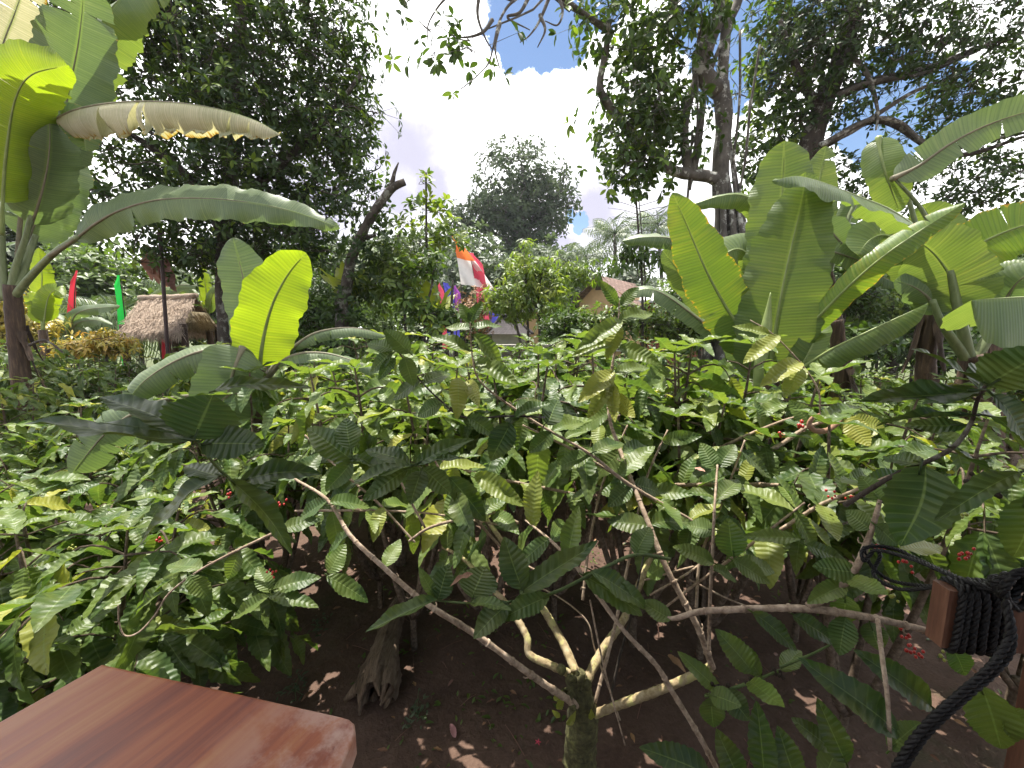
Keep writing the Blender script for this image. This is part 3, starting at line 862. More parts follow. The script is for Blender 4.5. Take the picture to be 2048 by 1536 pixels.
# ------------------------------------------------------------------ buildings and the far things
def gable_house():
    b = P(1194, 700, 22); b[2] = 0
    root = thing('house', 'orange plastered house with a red tiled gable roof beyond the garden', 'house', b)
    k = mpp(P(1194, 600, 22))
    ap = P(1196, 553, 22); el = P(1140, 607, 22); er = P(1256, 605, 22)
    hw = (er[0] - el[0]) / 2; cx = (er[0] + el[0]) / 2
    ez = el[2]; az = ap[2]
    wl = MB(); y0 = 22.3; dp = 7.0; xl, xr = cx - hw * .86, cx + hw * .86
    ezw = ez + .35
    front = [(xl, y0, 0), (xr, y0, 0), (xr, y0, ezw), (cx, y0, az - .15), (xl, y0, ezw)]
    backp = [(a, y0 + dp, c) for a, _, c in front]
    wl.add(front, np.array([[0, 1, 2, 3, 4]])); wl.add(backp, np.array([[4, 3, 2, 1, 0]]))
    wl.add([front[0], front[4], backp[4], backp[0]], np.array([[0, 1, 2, 3]])); wl.add([front[1], backp[1], backp[2], front[2]], np.array([[0, 1, 2, 3]]))
    wl.build('wall', M['plaster'], root, False)
    rf = MB()
    for sx in (-1, 1):
        e = np.array([cx + sx * hw * 1.08, 0, ez - .1]); a = np.array([cx, 0, az + .06])
        q = [(e[0], y0 - .7, e[2]), (a[0], y0 - .7, a[2]), (a[0], y0 + dp + .5, a[2]), (e[0], y0 + dp + .5, e[2])]
        lo = [(x, y, z - .13) for x, y, z in q]
        rf.add(q, np.array([[0, 1, 2, 3]]), [[0, 0], [0, 1], [1, 1], [1, 0]])
        rf.add(lo, np.array([[3, 2, 1, 0]]), [[0, 0], [0, 1], [1, 1], [1, 0]])
        for i in range(4):
            j = (i + 1) % 4
            rf.add([q[i], lo[i], lo[j], q[j]], np.array([[0, 1, 2, 3]]))
    rf.build('roof', M['roof_red'], root, False)
    ve = MB(); box(ve, (cx, y0 - .02, (ez + az) / 2 + .25), (.35, .05, .22)); ve.build('gable_vent', M['dark_wood'], root, False)
    for dx in (-.5, .5):
        wi = MB(); box(wi, (cx + dx * hw, y0 - .03, 1.6), (.45, .05, .55)); wn = wi.build('window', M['dark_wood'], root, False)
        si = MB(); box(si, (cx + dx * hw, y0 - .09, 1.0), (.52, .08, .04)); si.build('sill', M['stone'], wn, False)
    root.rotation_euler = (0, 0, -R(38))
gable_house()

def low_building():
    l, r = P(1286, 622, 23), P(1450, 622, 23)
    t = P(1330, 584, 25); e = P(1330, 601, 23)
    root = thing('brick_building', 'low red brick building under a pale sheet roof, right of the gabled house', 'building', (l[0], 23, 0))
    w = MB(); box(w, ((l[0] + r[0]) / 2, 25.5, e[2] / 2 - .05), ((r[0] - l[0]) / 2, 2.3, e[2] / 2 - .05)); w.build('wall', M['brick'], root, False)
    f = MB(); a = [(l[0] - .4, 22.8, e[2]), (r[0] + .4, 22.8, e[2]), (r[0] + .4, 28, t[2] + .6), (l[0] - .4, 28, t[2] + .6)]
    f.add(a, np.array([[0, 1, 2, 3]])); f.add([(x, y, z - .12) for x, y, z in a], np.array([[3, 2, 1, 0]]))
    f.add([a[0], (a[0][0], a[0][1], a[0][2] - .12), (a[1][0], a[1][1], a[1][2] - .12), a[1]], np.array([[0, 1, 2, 3]]))
    f.build('roof', M['tin'], root, False)
low_building()

def shrine():
    Y = 14
    c = P(1018, 668, Y)
    root = thing('shrine', 'small shrine under a dark curved tiled roof behind the grey wall', 'shrine', (c[0], Y, 0))
    L, Rr = P(972, 668, Y)[0], P(1064, 668, Y)[0]; tl, tr = P(1003, 636, Y)[0], P(1040, 636, Y)[0]
    ez, tz = c[2], P(1018, 634, Y)[2]
    cx = (L + Rr) / 2; d = (Rr - L) / 2
    rf = MB(); n = 10
    rings = []
    for i in range(n):
        f = i / (n - 1); s = (1 - f); s2 = s ** 1.35
        hx = (Rr - L) / 2 * s2 + (tr - tl) / 2 * (1 - s2); hy = d * s2 + .1 * (1 - s2)
        z = ez + (tz - ez) * f
        rings.append([(cx - hx, Y - hy, z), (cx + hx, Y - hy, z), (cx + hx, Y + hy, z), (cx - hx, Y + hy, z)])
    for i in range(n - 1):
        for k in range(4):
            k2 = (k + 1) % 4
            rf.add([rings[i][k], rings[i][k2], rings[i + 1][k2], rings[i + 1][k]], np.array([[0, 1, 2, 3]]), [[0, i / n], [1, i / n], [1, (i + 1) / n], [0, (i + 1) / n]])
    rf.add(rings[-1], np.array([[0, 1, 2, 3]])); rf.add(rings[0], np.array([[3, 2, 1, 0]]))
    ro = rf.build('roof', M['roof_dark'], root, False)
    rd = MB()
    for k in range(4):
        tube(rd, [np.array(r[k]) + [0, 0, .02] for r in rings], .045, 6, 16)
    tube(rd, [np.array(rings[-1][0]) + [0, d * .05, .05], np.array(rings[-1][1]) + [0, d * .05, .05]], .06, 6, 6)
    rd.build('ridge', M['roof_dark'], ro)
    w = MB(); box(w, (cx, Y, ez / 2), ((Rr - L) / 2 * .7, d * .7, ez / 2)); w.build('wall', M['stone'], root, False)
    b = P(1064, 640, 15)
    r2 = thing('pillar', 'orange plastered gate pillar beside the dark shrine roof', 'pillar', (b[0], 15, 0))
    w = MB(); box(w, (b[0], 15, P(1064, 625, 15)[2] / 2), (.28, .28, P(1064, 625, 15)[2] / 2)); w.build('shaft', M['plaster'], r2, False)
    w = MB(); z = P(1064, 625, 15)[2]; box(w, (b[0], 15, z + .08), (.36, .36, .08)); box(w, (b[0], 15, z + .22), (.22, .22, .06)); w.build('cap', M['stone'], r2, False)
shrine()

def garden_wall():
    Y = 11.5
    l, r = P(985, 712, Y), P(1130, 712, Y); z = P(1050, 694, Y)[2]
    root = thing('garden_wall', 'low grey plastered wall in front of the tiled shrine', 'wall', (l[0], Y, 0))
    w = MB(); box(w, ((l[0] + r[0]) / 2, Y + .1, z / 2), ((r[0] - l[0]) / 2, .1, z / 2)); w.build('wall', M['plaster_grey'], root, False)
    w = MB(); box(w, ((l[0] + r[0]) / 2, Y + .1, z + .035), ((r[0] - l[0]) / 2 + .03, .14, .03)); w.build('coping', M['stone'], root, False)
garden_wall()

def hut():
    g = np.random.default_rng(8)
    Y = 10.0
    A, B = P(280, 598, Y + 1.2), P(392, 594, Y)            # ridge ends (back left, front right)
    base = np.array([(A[0] + B[0]) / 2, Y + .6, 0])
    root = thing('thatched_hut', 'small open hut with a shaggy thatched gable roof among the coffee bushes', 'hut', base)
    E0, E1 = P(238, 664, Y - .4), P(362, 664, Y - 1.2)      # front eave
    K0, K1 = A * 2 - E0, B * 2 - E1                         # back eave mirrored
    K0[2] = E0[2]; K1 = P(440, 648, 10.8); K1[2] = E1[2]
    rf = MB()
    def slope(e0, e1, a, b, seed):
        gg = np.random.default_rng(seed)
        n, m = 26, 40
        s = np.linspace(0, 1, n)[:, None]; t = np.linspace(0, 1, m)[None]
        top = a * (1 - t[..., None]) + b * t[..., None]; low = e0 * (1 - t[..., None]) + e1 * t[..., None]
        V = top * (1 - s[..., None]) + low * s[..., None]
        V[..., 2] += .05 * gg.standard_normal((n, m)) * .5 - .10 * np.sin(s * math.pi) 
        V[..., 2] += .05 * ((s * 7) % 1 - .5)
        rf.add(V.reshape(-1, 3), grid_faces(n - 1, m - 1), np.stack(np.broadcast_arrays(t, s), -1).reshape(-1, 2))
        o, d, up, sz = [], [], [], []
        for i in range(2600):
            ss, q = gg.random() ** .7, gg.random()
            if i < 700: ss = 1.0
            p = (a * (1 - q) + b * q) * (1 - ss) + (e0 * (1 - q) + e1 * q) * ss
            dn = nrm((e0 * (1 - q) + e1 * q) - (a * (1 - q) + b * q))
            o.append(p + [0, 0, .03]); d.append(dn + gg.normal(size=3) * .22 + [0, 0, -.15 if ss == 1 else .10]); up.append([0, 0, 1] + gg.normal(size=3) * .4); sz.append(gg.uniform(.14, .3))
        place_leaves(rf, T_BLADE, o, d, up, sz, gg.random(len(o)), gg)
    slope(E0, E1, A, B, 1); slope(K1, K0, B, A, 2)
    ro = rf.build('roof', M['thatch'], root)
    rg = MB(); tube(rg, [A + [0, 0, .03], (A + B) / 2 + [0, 0, .02], B + [0, 0, .03]], .07, 8, 14, knob=.3, rng=g); rg.build('ridge', M['thatch'], ro)
    gb = MB()                                               # gable skirt of straw below the peak
    n = 12
    cL, cR = E1 * .75 + B * .25, K1 * .75 + B * .25
    o, d, up, sz = [], [], [], []
    for i in range(900):
        q, r = g.random(), g.random()
        lo = cL * (1 - q) + cR * q
        hi = B * .42 + lo * .58
        p = hi * (1 - r) + lo * r
        o.append(p + np.array([.0, -.05 * g.random(), 0])); d.append(np.array([.15, -.2, -1]) + g.normal(size=3) * .2); up.append(np.array([0.4, -1, .3]) + g.normal(size=3) * .3); sz.append(g.uniform(.10, .26))
    place_leaves(gb, T_BLADE, o, d, up, sz, g.random(len(o)), g)
    gb.add([cL, cR, B * .42 + cR * .58, B * .42 + cL * .58], np.array([[0, 1, 2, 3]]))
    gb.build('gable_thatch', M['thatch_pale'], root)
    for p in (E0 * .85 + A * .15, E1 * .85 + B * .15, K0 * .85 + A * .15, K1 * .85 + B * .15):
        po = MB(); tube(po, [(p[0], p[1], -.1), (p[0], p[1], p[2] / 2), (p[0], p[1], p[2] + .05)], .07, 8, 8, knob=.1, rng=g); po.build('post', M['dark_wood'], root)
    fl = MB(); m = (E0 + E1 + K0 + K1) / 4; box(fl, (m[0], m[1], .62), (.8, .7, .05), -.5); fl.build('platform', M['dark_wood'], root, False)
hut()
po = P(320, 470, 8.4); pb = P(328, 705, 8.4); pb[2] = 0
root = thing('lamp_pole', 'thin dark pole standing in front of the thatched hut roof', 'pole', pb)
mb = MB(); tube(mb, [pb, (pb + po) / 2, po], .035, 7, 12); mb.build('shaft', M['pole'], root)
mb = MB(); tube(mb, [po - [0, 0, .02], po + [0, 0, .04]], .05, 7, 4); mb.build('cap', M['pole'], root)
root = thing('dry_frond', 'withered brown leaf hanging from the tree crown behind the thin pole', 'leaf', P(300, 520, 8.9))
mb = MB(); gq = np.random.default_rng(5)
place_leaves(mb, T_NEAR, [P(298 + i * 7, 490 + i * 6, 8.9) for i in range(5)], [[.1 * (i - 2), 0, -1] for i in range(5)], [[0, -1, .2]] * 5, [.75] * 5, gq.uniform(0, .3, 5), gq)
mb.build('blade', M['dead_leaf'], root)

# banners on bent bamboo poles
def ban(name, label, bx, by, tx, ty, Y, cols, wpx, seed, start=.2, taper=9.0):
    top = P(tx, ty, Y); b = P(bx, by, Y); b[2] = 0
    return flower_banner('banner', label, b, top[2] / .92, top[0] - b[0], cols, wpx * mpp(top), seed, taper=taper, start=start, pole_r=.03)
ban('', 'tall red banner tapering to a bent tip, left of the green banner', 143, 640, 156, 541, 10.6, ['red', 'red'], 11, 1, .35)
ban('', 'bright green banner standing just left of the thatched hut', 253, 660, 240, 550, 10.9, ['green', 'green'], 13, 2, .3)
ban('', 'red banner rising behind the ridge of the thatched hut', 334, 640, 338, 572, 11.8, ['red', 'red'], 14, 3, .3)
ban('', 'big orange and white banner, tallest of the group in the middle', 930, 640, 903, 470, 15, ['white', 'white', 'orange', 'orange'], 80, 4, .64, 2.2)
ban('', 'coral banner strip leaning right beside the orange and white banner', 958, 600, 938, 505, 15.2, ['pink', 'pink'], 22, 5, .42)
ban('', 'short blue banner bending over at the right end of the banner row', 986, 615, 962, 566, 15.5, ['blue', 'blue'], 20, 6, .45)
ban('', 'blue banner hanging below the big orange and white banner', 896, 640, 886, 565, 15, ['blue', 'blue'], 24, 7, .45)
ban('', 'pink frilled banner at the left of the blue banner', 884, 640, 875, 565, 14.7, ['pink', 'pink'], 10, 8, .35)
ban('', 'purple banner between the blue one and the coral strip', 913, 640, 907, 570, 14.9, ['purple', 'purple'], 12, 9, .6)
ban('', 'small purple banner at the left end of the middle banner row', 858, 640, 849, 585, 15.3, ['purple', 'pink'], 9, 10, .5)

# ------------------------------------------------------------------ trees
def TR(l, r):                              # a trunk line from (px, py, Y) points
    return (np.array([P(*q) for q in l]), r)

tl = TR([(452, 700, 9), (450, 620, 9), (448, 540, 9), (452, 430, 9.1), (470, 260, 9.2), (480, 60, 9.3), (500, -160, 9.3)], [.22, .17, .16, .15, .14, .11, .05])
tl[0][0][2] = -.1
make_tree('broad_tree', 'huge dense dark green tree with a broad low crown above the thatched hut', 'tree',
    [tl, TR([(450, 470, 9.05), (380, 360, 8.8), (280, 280, 8.5), (190, 240, 8.3)], [.12, .1, .07, .03]), TR([(455, 420, 9.1), (560, 330, 9), (660, 230, 9), (720, 150, 9)], [.12, .1, .07, .03])],
    [PB(430, 120, 9.3, 280, 190, 2.0), PB(320, 330, 8.7, 190, 150, 1.5), PB(600, 250, 9.2, 160, 190, 1.5), PB(560, 410, 9, 190, 100, 1.4), PB(330, 480, 8.7, 150, 70, 1.2),
     PB(660, 90, 9.3, 90, 130, 1.3), PB(270, 40, 9, 150, 120, 1.5), PB(430, 510, 9, 130, 50, .9), PB(690, 300, 9, 80, 120, 1), PB(600, 500, 9.2, 110, 60, 1.0), PB(450, -150, 9.3, 330, 180, 2), PB(470, 230, 8.2, 170, 170, .8)],
    11, 1900, .155, k=3, nl=6, tone=(.0, .7), light=.15, twigs=True, twig=.010, spread=1.7, growth=.014)  # light share tints random rosettes to stand in for sunlit yellow green spots

def right_extra(wood, fo, g):
    # fluted foot and hanging roots
    for i in range(9):
        a = i * .7
        b = P(1455 + 45 * math.cos(a), 640, 8.8); b[2] = -.1; b[1] += .35 * math.sin(a)
        tube(wood, [b, P(1462 + 32 * math.cos(a), 520, 8.9 + .3 * math.sin(a)), P(1456 + 22 * math.cos(a), 400, 9 + .2 * math.sin(a)), P(1446 + 15 * math.cos(a), 280, 9)], [.13, .10, .07, .02], 6, 16, knob=.2, rng=g)
    for x0, y0, x1, y1 in ((1395, 160, 1380, 380), (1410, 170, 1365, 330), (1480, 60, 1466, 330), (1500, 200, 1472, 420), (1385, 260, 1375, 400), (1520, 90, 1490, 330)):
        p, q = P(x0, y0, 8.9), P(x1, y1, 8.9)
        tube(wood, [p, (p + q) / 2 + g.normal(size=3) * .08, q], .025, 5, 14)
    for pl in ([(1140, 20, 8), (1085, -20, 7.6), (1030, 0, 7.2), (1000, 40, 7.1), (985, 100, 7), (975, 130, 7), (945, 160, 6.9), (922, 178, 6.9)], [(985, 40, 7.1), (965, 65, 7), (930, 75, 7), (905, 70, 7)], [(1030, 0, 7.2), (960, -20, 7), (900, -10, 7), (860, 40, 7), (855, 80, 7)],
               [(1100, -10, 7.5), (1080, 40, 7.4), (1060, 70, 7.3), (1040, 85, 7.3)], [(1080, 30, 7.4), (1090, 60, 7.3), (1075, 95, 7.3)], [(1000, 45, 7.1), (990, 95, 7), (1000, 140, 7)], [(1110, -20, 7.5), (1125, 20, 7.4), (1115, 50, 7.4), (1090, 42, 7.4)],
               [(960, -20, 7), (955, 30, 7), (970, 75, 7), (985, 100, 7)], [(1060, -10, 7.3), (1040, 25, 7.2), (1015, 35, 7.2), (1060, 60, 7.2)]):
        tube(wood, [P(*q) for q in pl], [.035, .022, .008], 5, 40)
    for pl in ([(1676, 190, 9), (1740, 165, 8.9), (1850, 146, 8.8), (1960, 100, 8.7)], [(1640, 290, 9), (1700, 265, 9), (1760, 225, 8.9), (1835, 180, 8.8), (1920, 150, 8.8)], [(1650, 285, 9), (1740, 240, 8.9), (1800, 245, 8.8), (1850, 290, 8.7), (1900, 310, 8.7)],
               [(1890, 300, 8.7), (1960, 285, 8.6), (2048, 265, 8.5)], [(1690, 100, 9), (1735, 150, 8.9), (1755, 220, 8.8), (1752, 260, 8.8)]):
        tube(wood, [P(*q) for q in pl], [.055, .045, .02], 6, 30)
tr = TR([(1466, 700, 9), (1464, 560, 9), (1461, 472, 9), (1441, 359, 9), (1448, 239, 9), (1440, 171, 9)], [.36, .33, .29, .21, .17, .17])
tr[0][0][2] = -.1
make_tree('shade_tree', 'big shade tree with a pale lichened forked trunk and an open crown', 'tree',
    [tr, TR([(1440, 185, 9), (1402, 140, 9), (1414, 85, 9), (1440, 25, 9), (1455, -60, 9), (1480, -200, 9)], [.17, .18, .16, .14, .12, .06]),
     TR([(1441, 190, 9), (1446, 130, 9), (1454, 51, 9.1), (1476, 0, 9.2), (1500, -120, 9.3)], [.13, .11, .10, .09, .05]),
     TR([(1443, 362, 9.0), (1410, 352, 8.95), (1375, 348, 8.9), (1340, 338, 8.8), (1300, 300, 8.7), (1265, 268, 8.6), (1210, 200, 8.4), (1200, 165, 8.4), (1212, 100, 8.3), (1218, 40, 8.2)], [.13, .12, .11, .10, .095, .09, .08, .07, .06, .05]),
     TR([(1378, 348, 8.9), (1369, 290, 8.9), (1372, 230, 8.9), (1392, 150, 9), (1400, 60, 9)], [.10, .09, .08, .07, .04]), TR([(1385, 345, 8.9), (1394, 300, 8.9), (1402, 240, 8.9), (1412, 170, 9), (1440, 90, 9)], [.09, .08, .07, .06, .03]),
     TR([(1216, 60, 8.2), (1170, 30, 8.1), (1130, 0, 7.9), (1090, -40, 7.6)], [.06, .05, .05, .04])],
    [PB(1300, 50, 8.4, 130, 110, 1.4), PB(1260, 250, 8.5, 80, 100, 1.2), PB(1330, 180, 8.8, 80, 110, 1.0), PB(1260, 335, 8.5, 70, 45, .7), PB(1340, 310, 9.2, 70, 60, .6), PB(1560, 120, 10, 110, 190, 1.0), PB(1205, 20, 8, 40, 50, .6), PB(1530, 300, 10.2, 90, 80, .8),
     PB(995, 15, 7.1, 18, 16, .15), PB(905, 25, 7, 18, 30, .2), PB(857, 95, 7, 24, 30, .25), PB(820, 5, 7, 26, 14, .2), PB(960, 75, 7, 25, 20, .2), PB(940, 110, 6.9, 18, 28, .15), PB(1360, -120, 8.2, 150, 70, 1.2)],
    21, 420, .19, k=3, nl=6, bmat='bark_grey', tone=(.1, .85), light=.14, hang=.45, spread=1.6, twig=.008, extra=right_extra, growth=.012)
t2 = TR([(1610, 700, 9.5), (1608, 500, 9.5), (1606, 360, 9.5), (1622, 285, 9.5), (1645, 212, 9.5), (1676, 137, 9.5), (1704, 41, 9.5), (1722, -20, 9.5), (1740, -150, 9.5)], [.28, .26, .25, .25, .24, .22, .18, .15, .06])
t2[0][0][2] = -.1
make_tree('leaning_tree', 'dark leaning tree with wide spreading boughs behind the banana plants', 'tree',
    [t2, TR([(1676, 190, 9.4), (1740, 165, 9.2), (1850, 140, 9), (1960, 95, 8.8), (2060, 60, 8.7)], [.1, .09, .07, .05, .03]), TR([(1640, 230, 9.5), (1590, 130, 9.4), (1560, 40, 9.3)], [.1, .08, .04]), TR([(1640, 295, 9.4), (1760, 240, 9.1), (1900, 310, 8.8), (2060, 270, 8.6)], [.09, .07, .05, .03])],
    [PB(1800, 70, 9, 260, 110, 1.6), PB(1950, 170, 8.8, 160, 110, 1.4), PB(1620, 90, 9.4, 130, 140, 1.3), PB(1640, 220, 9.5, 90, 70, 1), PB(2000, 330, 8.7, 110, 80, 1), PB(1700, 370, 9.3, 120, 70, 1), PB(1850, -110, 9, 350, 130, 2), PB(1880, 400, 8.9, 110, 50, .8)],
    31, 850, .135, k=3, nl=6, tone=(.0, .5), light=.02, spread=1.9, twig=.008, growth=.010)

b = P(680, 690, 8); b[2] = -.1
root = thing('dead_tree', 'leaning dark bare trunk broken off at the top beside the dense tree', 'tree', b)
gq = np.random.default_rng(44); mb = MB()
tube(mb, [b] + [P(*q) for q in ((684, 620, 8), (692, 580, 8), (704, 515, 8), (735, 447, 8), (768, 396, 8), (788, 374, 8), (810, 364, 8))], [.2, .17, .15, .13, .11, .09, .08, .065], 9, 50, knob=.18, rng=gq)
tube(mb, [P(772, 392, 8), P(784, 365, 8), P(789, 345, 8), P(797, 325, 8)], [.06, .05, .035, .012], 7, 16, knob=.15, rng=gq)
tube(mb, [P(705, 515, 8), P(722, 480, 8), P(752, 470, 8)], [.08, .06, .03], 6, 12, knob=.15, rng=gq)
mb.build('trunk', M['bark_dark'], root)
mb = MB(); cl, ce = blob_points([PB(735, 500, 8, 40, 45, .3), PB(770, 450, 8.2, 30, 20, .3), PB(690, 610, 8, 50, 40, .4)], 40, gq)
rosettes(mb, None, cl, ce, gq, .15, 3, 6, 1.3, tone=(0, .6), twigs=False); mb.build('crown', M['tree_dark'], root)

# the domed tree far behind
td = TR([(1040, 640, 45), (1040, 520, 45), (1042, 470, 45), (1045, 400, 45), (1045, 330, 45)], [.8, .7, .6, .4, .2]); td[0][0][2] = -.1
make_tree('domed_tree', 'tall grey green tree with a rounded open crown standing alone against the clouds', 'tree',
    [td, TR([(1042, 480, 45), (1000, 430, 45), (960, 390, 45)], [.4, .3, .15]), TR([(1042, 470, 45), (1085, 420, 45), (1125, 380, 45)], [.4, .3, .15]), TR([(1040, 495, 45), (985, 465, 45), (930, 440, 45)], [.3, .2, .1])],
    [PB(1040, 375, 45, 108, 88, 5), PB(1000, 430, 45, 95, 50, 4), PB(1095, 400, 45, 62, 60, 4), PB(1075, 465, 45, 55, 32, 3), PB(935, 440, 45, 45, 32, 3), PB(1030, 500, 45, 45, 22, 3)],
    51, 760, .54, k=3, nl=5, temps=T_FAR, lmat='tree_dome', bmat='bark_grey', shell=.38, spread=.95, tone=(0, 1), twig=.05, twigs=False, growth=.02)

# slender saplings and shrubs of the middle distance
def small_tree(name, label, trunk, blobs, seed, ncl, leaf, lmat, k=2, nl=6, temps=T_TREE, group=None, stems=None, tone=(.1, .9), **kw):
    ts = [TR(t, [.035, .03, .02]) for t in (trunk if isinstance(trunk[0], list) else [trunk])]
    ts[0][0][0][2] = -.05
    return make_tree(name, label, 'tree' if name.endswith('tree') or name == 'sapling' else 'shrub', ts, [PB(*q) for q in blobs], seed, ncl, leaf, k, nl, temps, lmat, 'bark_dark', tone=tone, twig=.006, group=group, sides=6, twigs=True, growth=.01, **kw)
small_tree('sapling', 'slender sapling with whorled leaves, tallest of the saplings before the banners', [(856, 700, 9), (855, 600, 9), (853, 480, 9), (852, 345, 9)],
    [(845, 362, 9, 22, 14, .2), (862, 410, 9, 34, 20, .3), (835, 395, 9, 16, 12, .2), (890, 425, 9, 26, 16, .3), (815, 440, 9, 40, 22, .4), (905, 470, 9, 35, 22, .4), (850, 490, 9, 40, 30, .4)], 61, 60, .19, 'tree_mid', k=1, nl=7, spread=.5, light=.2)
small_tree('sapling', 'leafy sapling under the broken trunk, left of the tallest sapling', [(815, 700, 8.4), (808, 600, 8.4), (800, 500, 8.4), (795, 470, 8.4)],
    [(790, 520, 8.4, 60, 50, .6), (800, 580, 8.4, 70, 40, .6), (745, 570, 8.6, 45, 40, .5)], 62, 95, .17, 'tree_mid', k=2, hang=.5, spread=.9, light=.1)
small_tree('sapling', 'dark leafed sapling in front of the middle banners', [[(840, 700, 8), (850, 640, 8), (862, 580, 8), (868, 540, 8)], [(905, 700, 8), (903, 620, 8), (906, 560, 8)]],
    [(845, 530, 8, 36, 18, .5), (880, 628, 8, 48, 16, .5), (835, 600, 8, 26, 24, .4)], 63, 60, .17, 'tree_dark', k=2, hang=.5, spread=.8, light=.2, tone=(.4, .95))
small_tree('yellow_green_tree', 'bushy yellow green tree standing right of the big orange and white banner', [[(1060, 700, 10), (1055, 620, 10), (1050, 540, 10), (1048, 505, 10)], [(1080, 700, 10), (1078, 600, 10), (1085, 540, 10)], [(1045, 700, 10), (1025, 620, 10), (1010, 570, 10)]],
    [(1050, 525, 10, 55, 38, .7), (1040, 580, 10, 70, 45, .8), (1085, 570, 10, 45, 50, .6), (1005, 600, 10, 38, 30, .6), (1070, 620, 10, 55, 24, .6)], 64, 210, .19, 'tree_yellow', k=2, temps=T_LONG, hang=.6, spread=.8, tone=(.0, .9))
small_tree('shrub', 'dense glossy dark green shrub at the right end of the grey wall', [[(1130, 712, 8), (1130, 680, 8), (1128, 640, 8)]],
    [(1125, 655, 8, 40, 42, .4), (1150, 690, 8, 50, 34, .5)], 65, 90, .14, 'tree_dark', k=2, spread=.8, tone=(.2, .9))
small_tree('sapling', 'sparse sapling with drooping olive leaves in front of the palm trees', [(1290, 700, 9), (1285, 600, 9), (1278, 480, 9), (1272, 395, 9)],
    [(1262, 500, 9, 40, 18, .3), (1300, 510, 9, 34, 18, .3), (1245, 525, 9, 25, 14, .3)], 66, 22, .24, 'tree_dark', k=2, temps=T_LONG, hang=.8, spread=.8, tone=(.3, .9))
g6 = np.random.default_rng(66)
b = P(1300, 700, 9.5); b[2] = 0
root = thing('bare_sapling', 'leafless sapling with spoke like twigs rising above the palm trees', 'sapling', b)
mb = MB(); tube(mb, [b, P(1290, 560, 9.5), P(1282, 450, 9.5), P(1277, 385, 9.5)], [.03, .025, .018, .01], 6, 20)
for a in range(9):
    p = P(1279 + a % 3, 412 + a * 6, 9.5); q = P(1279 + (-1) ** a * (75 - a * 4), 395 + a * 9 - 6 * (a % 2), 9.5)
    tube(mb, [p, (p + q) / 2 + [0, 0, .03], q], [.009, .006, .002], 4, 8)
mb.build('trunk', M['bark_dark'], root)
small_tree('shrub', 'reddish tipped leafy shrub at the left corner of the gabled house', [[(1140, 700, 11), (1138, 640, 11), (1135, 550, 11)]],
    [(1130, 545, 11, 28, 20, .4), (1165, 545, 11, 40, 16, .4), (1120, 580, 11, 28, 24, .4)], 67, 55, .2, 'tree_yellow', k=2, temps=T_LONG, hang=.6, spread=.8, tone=(0, .7))
small_tree('bare_shrub', 'dry pinkish grey shrub of bare twigs below the banners', [[(945, 700, 11), (945, 640, 11), (945, 600, 11)]], [(945, 630, 11, 45, 48, .5), (975, 600, 11, 20, 30, .4)], 68, 150, .09, 'dead_leaf', k=2, spread=1.5, tone=(.5, .8))
g7 = np.random.default_rng(70)
for i, (px, py, Y, sz, lab) in enumerate(((862, 650, 9, 1.15, 'bright yellow green broad leafed plant below the pink banner'), (700, 600, 8.6, 1.1, 'light green broad leafed plant behind the bare broken trunk'))):
    b = P(px, py, Y); b[2] = 0
    root = thing('broadleaf_plant', lab, 'plant', b, 'broad leafed plants')
    top = P(px, py + 15, Y)
    mb = MB(); tube(mb, [b, (b + top) / 2, top], .06, 7, 8); mb.build('stem', M['twig_green'], root)
    for j in range(8):
        a = j * 2.4; mb = MB()
        d = np.array([math.cos(a) * .45, math.sin(a) * .3, 1.1 - .05 * j])
        place_leaves(mb, T_NEAR, [top], [d], [[-math.cos(a), -math.sin(a) - .5, .5]], [sz * g7.uniform(.8, 1.1)], .9, g7)
        mb.build('leaf', M['tree_yellow'], root)

# palms far away
for i, (bx, tx, ty, Y, lab) in enumerate((
        (1232, 1230, 468, 33, 'tallest coconut palm between the domed tree and the banana leaves'), (1176, 1172, 515, 36, 'smaller coconut palm just left of the tallest palm'),
        (1312, 1316, 452, 34, 'coconut palm half behind the bare sapling, right of the tallest palm'), (1128, 1125, 520, 40, 'coconut palm half hidden behind the right edge of the yellow green tree'),
        (752, 748, 505, 42, 'hazy coconut palm seen left of the tallest sapling'), (1405, 1410, 545, 30, 'coconut palm peeping out behind the right banana leaves'))):
    b = P(bx, 650, Y); b[2] = 0
    palm('coconut_palm', lab, b, P(tx, ty, Y), nf=20, fl=3.3, seed=i + 1, group='coconut palms in the distance', droop=.5)
# young feathery palms in the left background
for i, (px, py, Y, fl, lab) in enumerate(((165, 640, 13, 2.6, 'feathery pale palm clump left of the thatched hut'), (225, 640, 12, 2.0, 'low feathery palm touching the left eave of the hut'), (115, 650, 14, 2.4, 'feathery palm behind the tall left banana trunk'), (262, 575, 17, 2.6, 'dark palm fronds behind the green banner'))):
    b = P(px, py, Y); t = b.copy(); b[2] = 0
    palm('feather_palm', lab, b, t, nf=14, fl=fl, seed=20 + i, group='feathery palms behind the hut', trunk_r=.09, leaflets=24, droop=.7)

